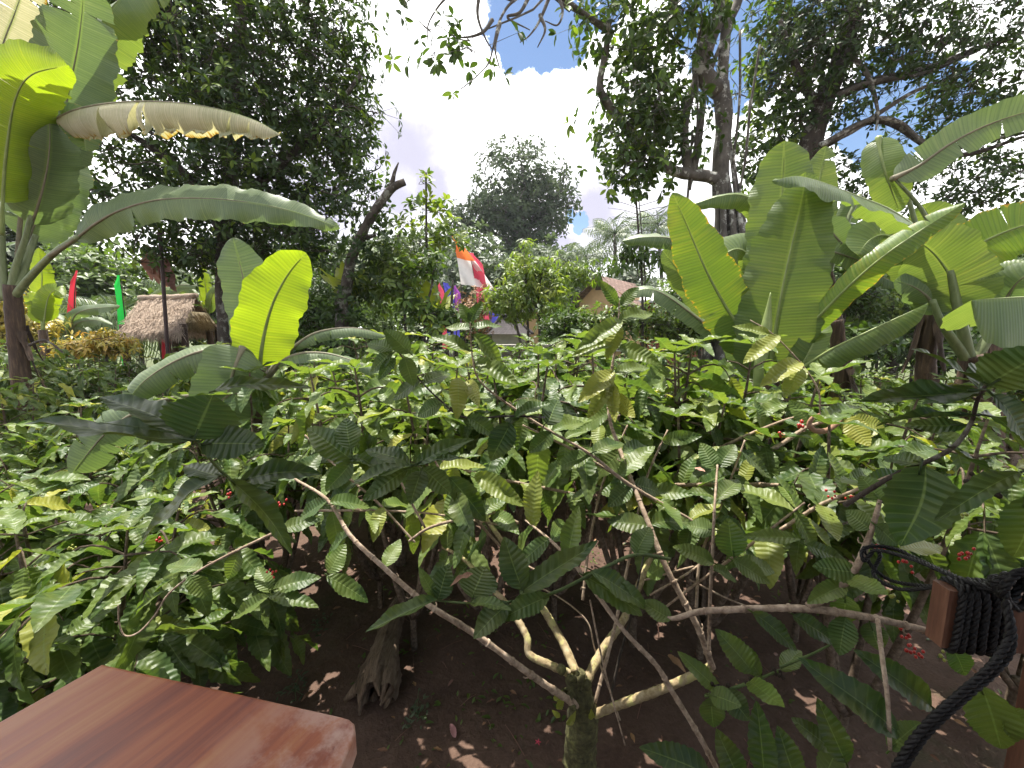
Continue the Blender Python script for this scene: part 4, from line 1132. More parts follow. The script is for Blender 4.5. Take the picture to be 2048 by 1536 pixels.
# background trees: a few kinds, copied
def bg_proto(seed, lmat, tone):
    g = np.random.default_rng(seed)
    tr_ = (np.array([(0, 0, -.2), (.1, 0, 1.2), (0, .1, 2.6), (.1, 0, 4.2)]), [.22, .18, .13, .05])
    bl = [(np.array([0, 0, 3.2]), np.array([2.0, 1.8, 1.7])), (np.array([-.9, .1, 2.4]), np.array([1.3, 1.2, 1.2])), (np.array([1.0, 0, 2.3]), np.array([1.2, 1.2, 1.1])), (np.array([.2, 0, 4.4]), np.array([1.1, 1.1, .9]))]
    return make_tree('background_tree', None, 'tree', [tr_], bl, seed, 300, .30, k=3, nl=5, temps=T_FAR, lmat=lmat, bmat='bark_dark', shell=.45, spread=1.2, tone=tone, twig=.015, twigs=False)
protos = [bg_proto(200, 'tree_far', (0, .7)), bg_proto(201, 'tree_far', (.3, 1)), bg_proto(202, 'tree_mid', (.0, .6)), bg_proto(203, 'tree_dark', (.1, .8))]
used = set()
def put(protos, k, loc, sc_, rz, label, group, cat=None):
    r = protos[k] if id(protos[k]) not in used else copy_tree(protos[k])
    used.add(id(protos[k]))
    r.location = [float(v) for v in loc]; r.rotation_euler = (0, 0, rz); r.scale = (sc_[0], sc_[0], sc_[1]) if hasattr(sc_, '__len__') else (sc_,) * 3
    r['label'] = label; r['group'] = group
    if cat: r['category'] = cat
    return r
BG = [  # px, top py, Y, kind, width factor, label
    (20, 400, 17, 0, 1.1, 'hazy grey green tree behind the tall left banana plant'), (110, 420, 20, 1, 1.0, 'pale hazy tree right of the tall banana trunk'),
    (195, 500, 16, 2, 1.0, 'leafy tree between the red and green banners'), (360, 520, 22, 1, 1.1, 'light green tree above the hut ridge'),
    (430, 560, 18, 2, .9, 'leafy tree behind the right gable of the hut'), (520, 480, 24, 1, 1.2, 'pale tree seen below the dense dark crown'),
    (610, 500, 17, 3, 1.1, 'dark tree right of the backlit yellow green banana leaf'), (650, 560, 13, 3, .7, 'low dark tree left of the bare broken trunk'),
    (690, 490, 26, 1, 1.1, 'hazy tree behind the bare broken trunk'), (770, 475, 32, 1, 1.1, 'pale tree behind the leafy saplings'),
    (830, 470, 36, 1, 1.0, 'misty light green tree left of the big banner'), (885, 455, 34, 1, .9, 'hazy tree behind the orange and white banner'),
    (950, 480, 27, 0, 1.0, 'dark grey green tree just right of the big banner'), (1000, 520, 24, 0, .9, 'grey green tree under the foot of the domed tree'),
    (1085, 500, 30, 0, 1.0, 'tree behind the yellow green tree'), (1130, 515, 28, 0, 1.0, 'dense dark tree left of the gabled house'),
    (1180, 545, 32, 3, .8, 'dark tree below the smaller palm'), (1250, 530, 28, 0, 1.0, 'dark tree behind the gable roof ridge'), (1300, 560, 31, 1, .8, 'tree above the pale sheet roof'),
    (1370, 560, 17, 2, .9, 'tree behind the scorched upright banana leaf'), (1450, 520, 16, 3, 1.0, 'dark tree behind the foot of the shade tree'),
    (1550, 520, 15, 3, 1.0, 'tree behind the broad upright banana leaves'), (1640, 500, 13, 2, 1.0, 'leafy tree left of the thin brown banana trunk'), (1720, 500, 14, 3, 1.0, 'dark tree behind the long diagonal banana leaf'),
    (1790, 480, 12, 2, .9, 'leafy tree between the right hand banana trunks'), (1880, 470, 14, 3, 1.1, 'dark tree behind the right banana clump'), (1970, 450, 13, 2, 1.0, 'leafy tree behind the far right banana leaves'), (2040, 480, 15, 3, 1.0, 'dark tree at the right end of the tree line'),
    (560, 600, 15, 2, .6, 'small leafy tree below the dense dark crown'), (760, 600, 14, 2, .6, 'small leafy tree beneath the leafy sapling'), (980, 590, 19, 2, .6, 'small tree right of the coral banner'), (845, 590, 21, 2, 1.5, 'low leafy tree far behind the left end of the banner row'), (915, 600, 24, 0, 1.5, 'low grey green tree far behind the middle of the banner row'), (1060, 600, 21, 2, 1.3, 'low leafy tree behind the shrine'), (60, 590, 15, 3, .7, 'dark tree behind the yellow croton shrub')]
gq = np.random.default_rng(91)
for px, py, Y, k, wf, lab in BG:
    b = P(px, 660, Y); b[2] = 0; h = P(px, py, Y)[2]
    s = h / 5.2
    put(protos, k, b, (max(s, .5) * wf * gq.uniform(.95, 1.15), s), gq.random() * 6.28, lab, 'trees along the back of the garden')

# ------------------------------------------------------------------ undergrowth of the middle distance
small_tree('croton_shrub', 'golden yellow croton shrub left of the tall banana trunk', [[(5, 700, 9), (5, 660, 9), (3, 600, 9)]], [(5, 600, 9, 32, 50, .4), (15, 650, 9, 40, 40, .4)], 71, 110, .17, 'croton', k=2, temps=T_LONG, spread=.9, tone=(.1, .6))
small_tree('croton_shrub', 'golden yellow croton shrub just right of the tall banana trunk', [[(70, 710, 9.5), (70, 680, 9.5), (72, 650, 9.5)]], [(68, 662, 9.5, 36, 24, .4)], 72, 70, .16, 'croton', k=2, temps=T_LONG, spread=.9, tone=(.1, .6))
small_tree('variegated_shrub', 'orange and yellow leafed shrub in front of the left eave of the hut', [[(215, 740, 8), (212, 710, 8), (210, 680, 8)]], [(175, 690, 8, 46, 14, .5), (235, 692, 8, 42, 14, .4), (212, 678, 8, 30, 8, .3)], 73, 150, .13, 'croton', k=2, temps=T_LONG, hang=.5, spread=.7, tone=(.0, 1))
for i, (px, py, Y, rx, ry, lm, lab) in enumerate((
        (1175, 650, 10, 46, 30, 'tree_mid', 'leafy shrub in front of the left wall of the gabled house'), (1245, 640, 9.5, 44, 34, 'tree_mid', 'leafy shrub in front of the right wall of the gabled house'), (1325, 650, 9, 50, 30, 'tree_mid', 'leafy shrub in front of the brick building'),
        (1690, 590, 8, 50, 50, 'tree_dark', 'dark shrub behind the thin brown banana trunk'), (1760, 600, 8.5, 60, 60, 'tree_mid', 'leafy shrub in the gap between the right banana trunks'),
        (1830, 650, 8, 50, 50, 'tree_dark', 'dark shrub behind the middle banana trunk of the right clump'), (1930, 600, 9, 80, 70, 'tree_dark', 'broad dark shrub behind the right banana clump'),
        (2030, 640, 8, 60, 70, 'tree_dark', 'dark shrub at the far right behind the bright hanging leaf'), (1700, 690, 7, 40, 34, 'tree_dark', 'low dark shrub behind the grass tuft'), (1880, 700, 7, 50, 40, 'tree_dark', 'low dark shrub under the right banana petioles'),
        (1480, 640, 9, 50, 40, 'tree_mid', 'leafy shrub behind the broad upright banana leaves'), (1400, 650, 8.5, 45, 34, 'tree_mid', 'leafy shrub below the scorched banana leaf'), (630, 630, 8.5, 50, 40, 'tree_dark', 'dark shrub at the foot of the bare broken trunk'),
        (640, 700, 7.5, 60, 34, 'tree_dark', 'low dark shrub behind the arching right banana leaf'), (1990, 720, 6, 50, 34, 'tree_dark', 'low shrub beneath the bright hanging banana leaf'), (560, 640, 9, 60, 40, 'tree_dark', 'dark shrub behind the backlit banana leaf'))):
    small_tree('shrub', lab, [[(px, 735, Y), (px, py + 20, Y), (px, py, Y)]], [(px, py, Y, rx, ry, .6)], 74 + i, 70, .15, lm, k=2, spread=1.1, tone=(.1, .9))
gq = np.random.default_rng(99)
for px, py, Y, n, lab in ((1740, 725, 7, 260, 'tuft of bright green grass behind the long lower banana leaf'), (1960, 720, 7.5, 160, 'tuft of bright green grass under the right banana clump')):
    b = P(px, py, Y); b[2] = 0
    mb = MB(); a = gq.random(n) * 6.28
    o = b + np.stack([gq.normal(size=n) * .5, gq.normal(size=n) * .3, np.zeros(n)], 1)
    place_leaves(mb, T_BLADE, o, np.stack([np.cos(a) * .35, np.sin(a) * .35, np.ones(n)], 1), np.stack([-np.cos(a), -np.sin(a), .3 * np.ones(n)], 1), gq.uniform(1.0, 1.7, n), gq.random(n), gq)
    root = thing('grass_tuft', lab, 'grass', b); mb.build('blades', M['grass'], root)

# ------------------------------------------------------------------ banana plants
def petiole(root, pts, r=(.05, .03)):
    mb = MB(); tube(mb, [P(*q) for q in pts], r, 9, 20); return mb.build('petiole', M['petiole'], root)

# the tall plant at the left edge
b = P(58, 985, 5.2); b[2] = 0
root = thing('banana_plant', 'tall banana plant with a dark brown trunk at the left edge of the picture', 'banana plant', b, 'banana plants')
pseudostem(root, [(62, 1010, 5.2), (52, 900, 5.2), (46, 800, 5.2), (36, 700, 5.2), (28, 620, 5.2), (24, 570, 5.2)], [.105, .09, .085, .09, .085, .08], 1, peels=9)
for q, r in (([(24, 600, 5.2), (60, 555, 5.15), (110, 505, 5), (160, 472, 4.9)], (.045, .03)), ([(20, 600, 5.2), (30, 540, 5.2), (50, 480, 5.2), (62, 430, 5.2)], (.045, .025)), ([(12, 600, 5.2), (5, 520, 5.2), (3, 420, 5.2)], (.045, .025)), ([(10, 600, 5.2), (-30, 520, 5.2), (-60, 440, 5.2)], (.045, .025)), ([(28, 600, 5.2), (50, 530, 5.3), (72, 470, 5.4)], (.055, .03))):
    petiole(root, q, r)
banana_leaf(root, [(100, 512, 5), (150, 478, 4.9), (215, 432, 4.8), (300, 402, 4.6), (400, 396, 4.4), (500, 405, 4.3), (590, 424, 4.3), (680, 456, 4.3)], 78, 'banana_dull', 1, face=.75, fold=-.22, curl=-.15, pet=.12, tears=2, wave=.10)
banana_leaf(root, [(30, 560, 5.3), (45, 400, 5.3), (80, 280, 5.2), (130, 228, 5.0), (220, 206, 4.8), (330, 203, 4.6), (430, 216, 4.5), (510, 240, 4.5), (560, 268, 4.5)], 108, 'banana_old', 2, face=.1, fold=-1.0, curl=-.55, pet=.42, tears=5, wave=.07, gap=.6, label='dried greyish leaf with a scorched ragged edge')
banana_leaf(root, [(3, 470, 5.0), (6, 380, 4.9), (14, 290, 4.8), (30, 200, 4.7), (62, 150, 4.6), (135, 130, 4.5)], 125, 'banana_young', 3, face=.9, fold=-.15, curl=-.3, pet=.16, tears=1, label='bright yellow green backlit leaf bending over at its tip')
banana_leaf(root, [(52, 470, 5.3), (70, 430, 5.2), (92, 350, 5.1), (100, 270, 5), (92, 185, 5)], 120, 'banana_dull', 4, face=.75, fold=-.2, curl=-.3, pet=.12, tears=2, roll=.3)
banana_leaf(root, [(60, 440, 5.5), (110, 300, 5.4), (142, 160, 5.3), (160, 60, 5.2), (170, -60, 5.1)], 125, 'banana_dull', 5, face=.8, fold=.10, curl=-.1, pet=.25, tears=4, roll=-.25)
banana_leaf(root, [(60, 430, 5.7), (130, 200, 5.6), (205, 40, 5.5), (280, -30, 5.4), (400, -60, 5.3)], 120, 'banana', 6, face=.5, fold=-.35, curl=-.3, pet=.3, tears=2)
banana_leaf(root, [(-20, 440, 5.2), (-20, 250, 5.1), (0, 110, 5), (28, 30, 5), (60, -60, 5)], 115, 'banana_old', 7, face=.8, fold=-.15, curl=-.2, pet=.25, tears=4)
banana_leaf(root, [(120, 240, 5.1), (150, 235, 5.1), (165, 262, 5.1), (172, 302, 5.1)], 60, 'banana_scorched', 8, face=.8, fold=-.2, pet=.05, tears=2, label='small browned leaf end hanging down')
banana_leaf(root, [(30, 540, 5.4), (80, 420, 5.5), (110, 330, 5.6), (95, 240, 5.7)], 110, 'banana_dull', 9, face=.7, fold=-.2, curl=-.2, pet=.2, tears=2)
dry = MB()
gq = np.random.default_rng(17)
tube(dry, [P(60, 690, 5.1), P(85, 680, 5), P(105, 688, 5), P(125, 705, 5)], [.02, .012], 6, 14, knob=.2, rng=gq)
dry.build('dry_petiole', M['bark_dark'], root)
b = P(5, 1000, 5); b[2] = 0
root = thing('banana_stump', 'short dark cut banana stump beside the tall banana trunk at the left edge', 'stump', b)
pseudostem(root, [(8, 1030, 5), (4, 960, 5), (-2, 900, 5), (-4, 850, 5)], [.12, .11, .10, .07], 3, peels=4)

# the small plant left of the middle with the glowing leaf
b = P(512, 930, 3.3); b[2] = 0
root = thing('banana_plant', 'young banana plant with one glowing yellow green leaf held upright', 'banana plant', b, 'banana plants')
pseudostem(root, [(510, 960, 3.3), (512, 880, 3.3), (516, 800, 3.3), (524, 735, 3.3)], [.05, .045, .035, .028], 4, peels=4)
banana_leaf(root, [(524, 760, 3.3), (521, 718, 3.28), (530, 660, 3.25), (548, 600, 3.2), (578, 545, 3.2), (612, 505, 3.2)], 112, 'banana_young', 11, face=1.0, fold=.06, curl=-.05, pet=.10, tears=1, wave=.08, tip=2.2, label='yellow green leaf glowing with the sun behind it')
banana_leaf(root, [(520, 760, 3.4), (512, 690, 3.45), (500, 620, 3.5), (485, 550, 3.5), (466, 475, 3.5)], 88, 'banana_dull', 12, face=.9, fold=-.05, curl=-.15, pet=.22, tears=0, roll=-.2, tip=3)
banana_leaf(root, [(486, 694, 3.1), (474, 722, 3.03), (462, 760, 2.97), (452, 805, 2.93), (444, 868, 2.9)], 116, 'banana_dull', 13, face=1.0, fold=-.08, curl=-.12, pet=.02, tears=1, tip=6)
banana_leaf(root, [(516, 760, 3.3), (480, 718, 3.2), (420, 700, 3.1), (350, 722, 3.0), (285, 765, 2.9), (248, 815, 2.85)], 78, 'banana_dull', 14, face=.55, fold=-.25, curl=-.3, pet=.2, tears=1)
banana_leaf(root, [(526, 760, 3.35), (570, 710, 3.4), (625, 668, 3.4), (690, 655, 3.4), (735, 660, 3.4), (775, 672, 3.4)], 44, 'banana_dull', 15, face=.3, fold=-.45, curl=-.4, pet=.3, tears=2)
banana_leaf(root, [(526, 765, 3.3), (575, 715, 3.2), (640, 705, 3.2), (710, 722, 3.2), (770, 748, 3.2)], 46, 'banana_dull', 16, face=.35, fold=-.3, curl=-.3, pet=.2, tears=2)
banana_leaf(root, [(512, 790, 3.3), (440, 790, 3.2), (330, 800, 3.1), (230, 850, 3.0), (165, 920, 2.95), (140, 955, 2.95)], 80, 'banana_dull', 17, face=.7, fold=-.15, curl=-.2, pet=.45, tears=3)

petiole(root, [(518, 750, 3.28), (505, 712, 3.2), (486, 694, 3.1)], (.022, .012))

# the front plant of the right hand clump
b = P(1548, 900, 3.3); b[2] = 0
root = thing('banana_plant', 'banana plant with very broad upright backlit leaves right of the middle', 'banana plant', b, 'banana plants')
pseudostem(root, [(1560, 980, 3.3), (1556, 880, 3.3), (1552, 800, 3.3), (1548, 740, 3.3)], [.085, .08, .065, .045], 5, peels=6)
banana_leaf(root, [(1545, 780, 3.3), (1542, 735, 3.28), (1552, 650, 3.22), (1568, 560, 3.2), (1588, 470, 3.2), (1605, 400, 3.2), (1612, 345, 3.2)], 146, 'banana', 21, face=1.0, fold=.05, curl=-.08, pet=.05, tears=0, tip=1.9, wave=.04)
banana_leaf(root, [(1548, 780, 3.5), (1545, 660, 3.55), (1552, 540, 3.6), (1560, 440, 3.6), (1566, 350, 3.6), (1568, 282, 3.6)], 116, 'banana', 22, face=1.0, fold=-.04, curl=-.12, pet=.2, tears=0, tip=4, wave=.06)
banana_leaf(root, [(1540, 780, 3.4), (1500, 690, 3.4), (1450, 610, 3.4), (1412, 540, 3.4), (1378, 460, 3.4), (1345, 385, 3.4)], 100, 'banana_scorched', 23, face=.95, fold=.0, curl=-.1, pet=.15, tears=1, tip=1.8, label='upright leaf streaked with orange scorch marks')
banana_leaf(root, [(1550, 770, 3.4), (1570, 700, 3.3), (1630, 640, 3.1), (1700, 570, 2.9), (1770, 510, 2.75), (1850, 455, 2.7), (1930, 405, 2.65)], 54, 'banana_scorched', 24, face=.8, fold=-.2, curl=-.2, pet=.14, tears=1, wave=.06, tip=3)
banana_leaf(root, [(1548, 790, 3.2), (1580, 755, 3.1), (1650, 705, 2.9), (1730, 665, 2.75), (1800, 632, 2.7), (1856, 606, 2.65)], 76, 'banana', 25, face=.15, fold=-.85, curl=-.35, pet=.08, tears=1, tip=3, wave=.04)
banana_leaf(root, [(1545, 770, 3.6), (1530, 650, 3.7), (1510, 540, 3.8), (1480, 498, 3.8), (1430, 520, 3.8), (1380, 560, 3.8)], 84, 'banana', 26, face=.7, fold=-.2, curl=-.2, pet=.45, tears=1)
banana_leaf(root, [(1545, 760, 3.8), (1530, 560, 4.0), (1520, 430, 4.1), (1490, 392, 4.1), (1440, 392, 4.1), (1382, 410, 4.1)], 56, 'banana', 27, face=.55, fold=-.4, curl=-.3, pet=.55, tears=0)
banana_leaf(root, [(1540, 770, 3.8), (1480, 600, 4.0), (1420, 510, 4.2), (1350, 478, 4.3), (1290, 474, 4.3), (1244, 482, 4.3)], 52, 'banana_dull', 28, face=.5, fold=-.35, curl=-.3, pet=.4, tears=1)
banana_leaf(root, [(1540, 770, 3.9), (1460, 660, 4.1), (1400, 590, 4.2), (1360, 545, 4.2), (1325, 500, 4.2)], 62, 'banana', 29, face=.9, fold=.05, curl=-.1, pet=.3, tears=1)
banana_leaf(root, [(1540, 780, 3.5), (1510, 720, 3.5), (1480, 670, 3.5), (1450, 600, 3.5), (1440, 560, 3.5)], 80, 'banana_dull', 30, face=.95, fold=.1, curl=.0, pet=.12, tears=0)
banana_leaf(root, [(1540, 780, 3.45), (1500, 720, 3.5), (1400, 640, 3.6), (1310, 580, 3.6), (1250, 590, 3.6)], 50, 'banana_dull', 31, face=.5, fold=-.3, pet=.4, tears=1)
banana_leaf(root, [(1552, 790, 3.2), (1580, 770, 3.1), (1600, 740, 3.1), (1625, 690, 3.1), (1650, 640, 3.15)], 60, 'banana', 32, face=.6, fold=.3, curl=.1, pet=.1, tears=0)
mb = MB(); c = tube(mb, [P(1514, 790, 3.1), P(1522, 720, 3.1), (P(1532, 660, 3.1)), P(1541, 585, 3.1)], [.032, .045, .04, .003], 10, 30)
o = mb.build('rolled_leaf', M['midrib'], root); o['label'] = 'pale young leaf still rolled into a spike'

# plants behind it
def trunk_at(name, lab, foot, pts, rad, seed, Y, peels=6):
    b = P(foot[0], foot[1], Y); b[2] = 0
    r = thing(name, lab, 'banana plant', b, 'banana plants')
    pseudostem(r, [(foot[0], foot[1] + 60, Y)] + [(x, y, Y) for x, y in pts], rad, seed, peels=peels)
    return r
root = trunk_at('banana_plant', 'banana plant with a thin brown trunk behind the broad upright leaves', (1690, 880), [(1684, 780), (1676, 680), (1664, 590), (1655, 545)], [.072, .07, .068, .065, .05], 6, 4.6, 9)
for q, r in (([(1655, 560, 4.6), (1668, 510, 4.6), (1700, 430, 4.6), (1720, 390, 4.6)], (.035, .02)), ([(1652, 560, 4.6), (1640, 520, 4.6), (1622, 500, 4.6)], (.04, .025)), ([(1656, 560, 4.6), (1654, 500, 4.6), (1655, 470, 4.6)], (.035, .02))):
    petiole(root, q, r)
banana_leaf(root, [(1655, 560, 4.6), (1640, 480, 4.7), (1634, 400, 4.8), (1642, 340, 4.8), (1652, 292, 4.8)], 62, 'banana', 41, face=.95, fold=.0, curl=-.08, pet=.25, tears=1)
banana_leaf(root, [(1640, 436, 4.5), (1664, 466, 4.5), (1700, 498, 4.5), (1764, 524, 4.5)], 60, 'banana_dull', 42, face=.9, fold=-.1, pet=.03, tears=1)
banana_leaf(root, [(1622, 508, 4.45), (1655, 502, 4.4), (1705, 516, 4.35), (1768, 542, 4.3)], 44, 'banana_dull', 43, face=.85, fold=-.1, pet=.03, tears=3)
banana_leaf(root, [(1722, 388, 4.7), (1706, 412, 4.75), (1690, 440, 4.8), (1680, 470, 4.8)], 46, 'banana_dull', 44, face=.9, pet=.03, tears=1)

root = trunk_at('banana_plant', 'banana plant whose top leaf hangs downward like a closed umbrella, right of the thin trunk', (1850, 800), [(1852, 720), (1860, 650), (1868, 600)], [.08, .078, .075, .055], 7, 3.9, 7)
for q, r in (([(1868, 610, 3.9), (1856, 570, 3.9), (1842, 520, 3.9), (1832, 470, 3.9)], (.035, .02)), ([(1868, 610, 3.9), (1850, 520, 4.0), (1826, 430, 4.1), (1802, 350, 4.15), (1775, 292, 4.15), (1757, 276, 4.1)], (.03, .012)), ([(1868, 610, 3.9), (1850, 560, 4.0), (1800, 480, 4.1)], (.03, .015))):
    petiole(root, q, r)
banana_leaf(root, [(1842, 470, 3.7), (1815, 442, 3.55), (1770, 414, 3.4), (1710, 390, 3.25), (1650, 366, 3.1), (1595, 352, 3.0), (1545, 361, 2.95)], 78, 'banana', 45, face=.45, fold=-.5, curl=-.15, pet=.06, tears=2, wave=.09, tip=3)
banana_leaf(root, [(1757, 274, 4.1), (1759, 298, 4.06), (1770, 342, 4.0), (1784, 384, 4.0), (1800, 424, 4.0)], 64, 'banana', 46, face=1.0, fold=-.05, curl=-.1, pet=.02, tears=0, tip=2.5, label='leaf end hanging straight down and lit from behind')
banana_leaf(root, [(1800, 486, 4.1), (1770, 470, 4.15), (1740, 480, 4.2), (1715, 510, 4.2)], 84, 'banana', 47, face=.9, fold=-.05, pet=.03, tears=1)
banana_leaf(root, [(1862, 590, 4.0), (1840, 540, 4.0), (1812, 500, 4.0), (1775, 480, 4.0)], 96, 'banana', 48, face=.95, fold=.0, pet=.1, tears=1)
banana_leaf(root, [(1880, 560, 4.1), (1878, 500, 4.15), (1866, 450, 4.2), (1846, 408, 4.2)], 92, 'banana', 49, face=.95, fold=-.05, pet=.06, tears=1)

root = trunk_at('banana_plant', 'banana plant with wide sagging leaves at the right edge behind the dark sprig', (1950, 790), [(1950, 740), (1945, 710)], [.10, .10, .09], 8, 3.5, 6)
for q, r in (([(1940, 730, 3.5), (1925, 660, 3.5), (1912, 600, 3.5), (1900, 540, 3.5)], (.05, .025)), ([(1940, 730, 3.5), (1905, 680, 3.5), (1880, 640, 3.5), (1865, 600, 3.5)], (.045, .022)), ([(1945, 725, 3.5), (1980, 670, 3.5), (2020, 600, 3.5), (2060, 560, 3.5)], (.045, .025))):
    petiole(root, q, r)
banana_leaf(root, [(1922, 640, 3.5), (1912, 590, 3.5), (1896, 545, 3.5), (1866, 505, 3.5), (1830, 478, 3.5)], 128, 'banana', 51, face=1.0, fold=.04, curl=.0, pet=.10, tears=1, tip=3)
banana_leaf(root, [(1905, 528, 3.6), (1950, 494, 3.5), (2000, 468, 3.4), (2060, 448, 3.3), (2140, 438, 3.2)], 106, 'banana_scorched', 52, face=.9, fold=-.06, curl=-.05, pet=.03, tears=1)
petiole(root, [(1940, 720, 3.6), (1905, 560, 3.8), (1850, 430, 3.9), (1790, 358, 3.9)], (.035, .012))
banana_leaf(root, [(1784, 358, 3.9), (1840, 330, 3.85), (1900, 288, 3.75), (1970, 252, 3.65), (2060, 222, 3.5), (2160, 200, 3.4)], 70, 'banana_dull', 53, face=.95, fold=-.05, curl=-.05, pet=.02, tears=3, roll=-.15, label='dark leaf rising steeply to the right edge')
banana_leaf(root, [(2240, 650, 2.9), (2160, 606, 2.85), (2080, 594, 2.8), (2010, 595, 2.75), (1944, 600, 2.72)], 205, 'banana', 54, face=.45, fold=-.95, curl=-.05, pet=.05, tears=0, tip=9, label='bright light green leaf end hanging at the right edge')
banana_leaf(root, [(1908, 540, 3.7), (1950, 548, 3.65), (2000, 544, 3.6), (2070, 528, 3.5)], 58, 'banana', 55, face=.8, fold=-.15, pet=.03, tears=1)
banana_leaf(root, [(1990, 640, 3.5), (2010, 600, 3.5), (2040, 560, 3.4), (2090, 530, 3.3)], 80, 'banana_dull', 56, face=.8, fold=-.1, pet=.06, tears=1)
banana_leaf(root, [(1880, 640, 3.6), (1860, 600, 3.6), (1830, 575, 3.6), (1790, 560, 3.6)], 60, 'banana_dull', 57, face=.8, fold=-.1, pet=.1, tears=2)

# two more trunks of the clump and far little plants
for i, (fx, fy, px, py, Y, lab) in enumerate(((1700, 960, 1672, 640, 3.9, 'short banana plant with a dry hanging sheath and one drooping leaf in the right clump'), (1985, 800, 1990, 640, 5.0, 'dark banana trunk behind the right edge leaves'))):
    root = trunk_at('banana_plant', lab, (fx, fy), [(fx - (fx - px) * .5, (fy + py) / 2), (px, py)], [.08, .075, .06], 60 + i, Y, 8)
    banana_leaf(root, [(px, py, Y), (px + 20, py - 60, Y), (px + 70, py - 90, Y), (px + 130, py - 70, Y)], 50, 'banana_dull', 62 + i, face=.5, fold=-.4, pet=.2, tears=2)
for i, (px, py, Y, lab, lv) in enumerate((
        (85, 690, 8.2, 'small pale green banana plant behind the tall banana trunk', (((85, 660), (82, 600), (84, 550), (78, 495), (36,), 'banana_young'), ((86, 660), (95, 600), (110, 580), (128, 592), (40,), 'banana_young'), ((85, 660), (78, 610), (66, 595), (60, 612), (34,), 'banana_young'))),
        (345, 660, 11, 'banana plant whose pale leaves arch above the hut ridge', (((345, 640), (350, 590), (330, 580), (290, 600), (18,), 'banana'), ((345, 640), (355, 590), (380, 580), (400, 600), (18,), 'banana'), ((345, 640), (345, 590), (360, 570), (420, 575), (18,), 'banana_dull'))),
        (140, 700, 10, 'low banana plant with grey green drooping leaves left of the hut', (((140, 690), (150, 650), (190, 640), (225, 650), (26,), 'banana_dull'), ((140, 690), (145, 640), (170, 620), (240, 612), (26,), 'banana_dull'), ((140, 690), (120, 640), (90, 630), (60, 650), (26,), 'banana_dull'), ((140, 690), (150, 670), (165, 660), (178, 680), (26,), 'banana_dull'))),
        (420, 620, 10.5, 'banana plant with a light green upright leaf right of the hut', (((415, 640), (412, 580), (408, 555), (403, 525), (22,), 'banana_young'), ((415, 640), (425, 590), (440, 580), (455, 592), (22,), 'banana'))))):
    b = P(px, py, Y); b[2] = 0
    root = thing('banana_plant', lab, 'banana plant', b, 'banana plants')
    mb = MB(); tube(mb, [b, P(lv[0][0][0], lv[0][0][1], Y)], [.1, .07], 9, 8); mb.build('pseudostem', M['pseudostem'], root)
    for j, l in enumerate(lv):
        banana_leaf(root, [(*q, Y) for q in l[:4]], l[4][0], l[5], 70 + i * 5 + j, face=.7, fold=-.2, curl=-.2, pet=.15, tears=2)

# ------------------------------------------------------------------ coffee bushes of the plantation
cb = [coffee_bush(300 + i, H=1.75, Rr=.95, leaf=.22, nstem=5, temps=T_MID, tone=((.1, .75), (.15, .85), (.05, .65), (.25, .95))[i], berries=.0) for i in range(4)]
cn = [coffee_bush(320 + i, H=1.75, Rr=1.05, leaf=.245, nstem=5, temps=T_NEAR, tone=((.1, .7), (.2, .85))[i], bare=.56, sag=.2) for i in range(2)]
ch = [coffee_bush(330 + i, H=1.85, Rr=.80, leaf=.26, nstem=5, temps=T_NEAR, tone=((.1, .75), (.25, .95))[i], bare=.68, sag=.12, foot=.022) for i in range(2)]
cl_ = [coffee_bush(340, H=1.3, Rr=1.0, leaf=.265, nstem=6, temps=T_NEAR, tone=(.1, .8), bare=.3)]
LM = [(80, 'left of the tall banana trunk'), (240, 'below the orange leafed shrub'), (400, 'in line with the thatched hut'), (560, 'in line with the glowing banana leaf'), (720, 'in line with the broken bare trunk'), (860, 'in line with the tallest sapling'),
      (960, 'in line with the coral banner'), (1080, 'in line with the yellow green tree'), (1200, 'in line with the gabled house'), (1340, 'in line with the pale sheet roof'), (1480, 'in line with the pale forked trunk'), (1620, 'beside the broad upright banana leaves'),
      (1780, 'beside the middle banana trunks'), (1960, 'beside the right edge banana plant'), (2200, 'just past the right edge')]
ROWS = [(3.3, 1.45, 'first'), (4.6, 1.5, 'second'), (6.0, 1.55, 'third'), (7.5, 1.7, 'fourth'), (9.2, 1.9, 'fifth')]
g = np.random.default_rng(7)
seen = {}
TIDY = ['', 'thinner ', 'fuller ', 'lower ', 'taller ', 'looser ']
for ri, (Y0, step, word) in enumerate(ROWS):
    x = -1.32 * Y0 + g.random() * .6
    while x < 1.34 * Y0:
        Y = Y0 + g.normal() * .22; xx = x + g.normal() * .18
        x += step
        px = 1024 + F * xx / (Y * .99 + .25)
        if px < -90 or px > 2140: continue
        if ri == 0 and -1.9 < xx < -1.2: continue
        if ri >= 2 and 1350 < px < 1560: continue
        if ri >= 3 and px > 1350: continue
        if ri == 4 and 180 < px < 450: continue
        if ri == 4 and 990 < px < 1160: continue
        lab = None
        lm = min(LM, key=lambda q: abs(q[0] - px))[1]
        k = (word, lm); n = seen.get(k, 0); seen[k] = n + 1
        lab = f'{TIDY[n]}coffee bush in the {word} row back, {lm}'
        s = g.uniform(.76, 1.05) * (1.0 if ri else 1.02)
        s *= 1.21 if 520 < px < 1560 and ri < 4 else 1.06
        near = ri == 0 and abs(xx) < 3.6
        put(cn if near else cb, int(g.integers(0, 2 if near else 4)), (xx, Y, 0), (s * 1.02, s), g.random() * 6.28, lab, 'coffee bushes of the plantation', 'coffee bush')
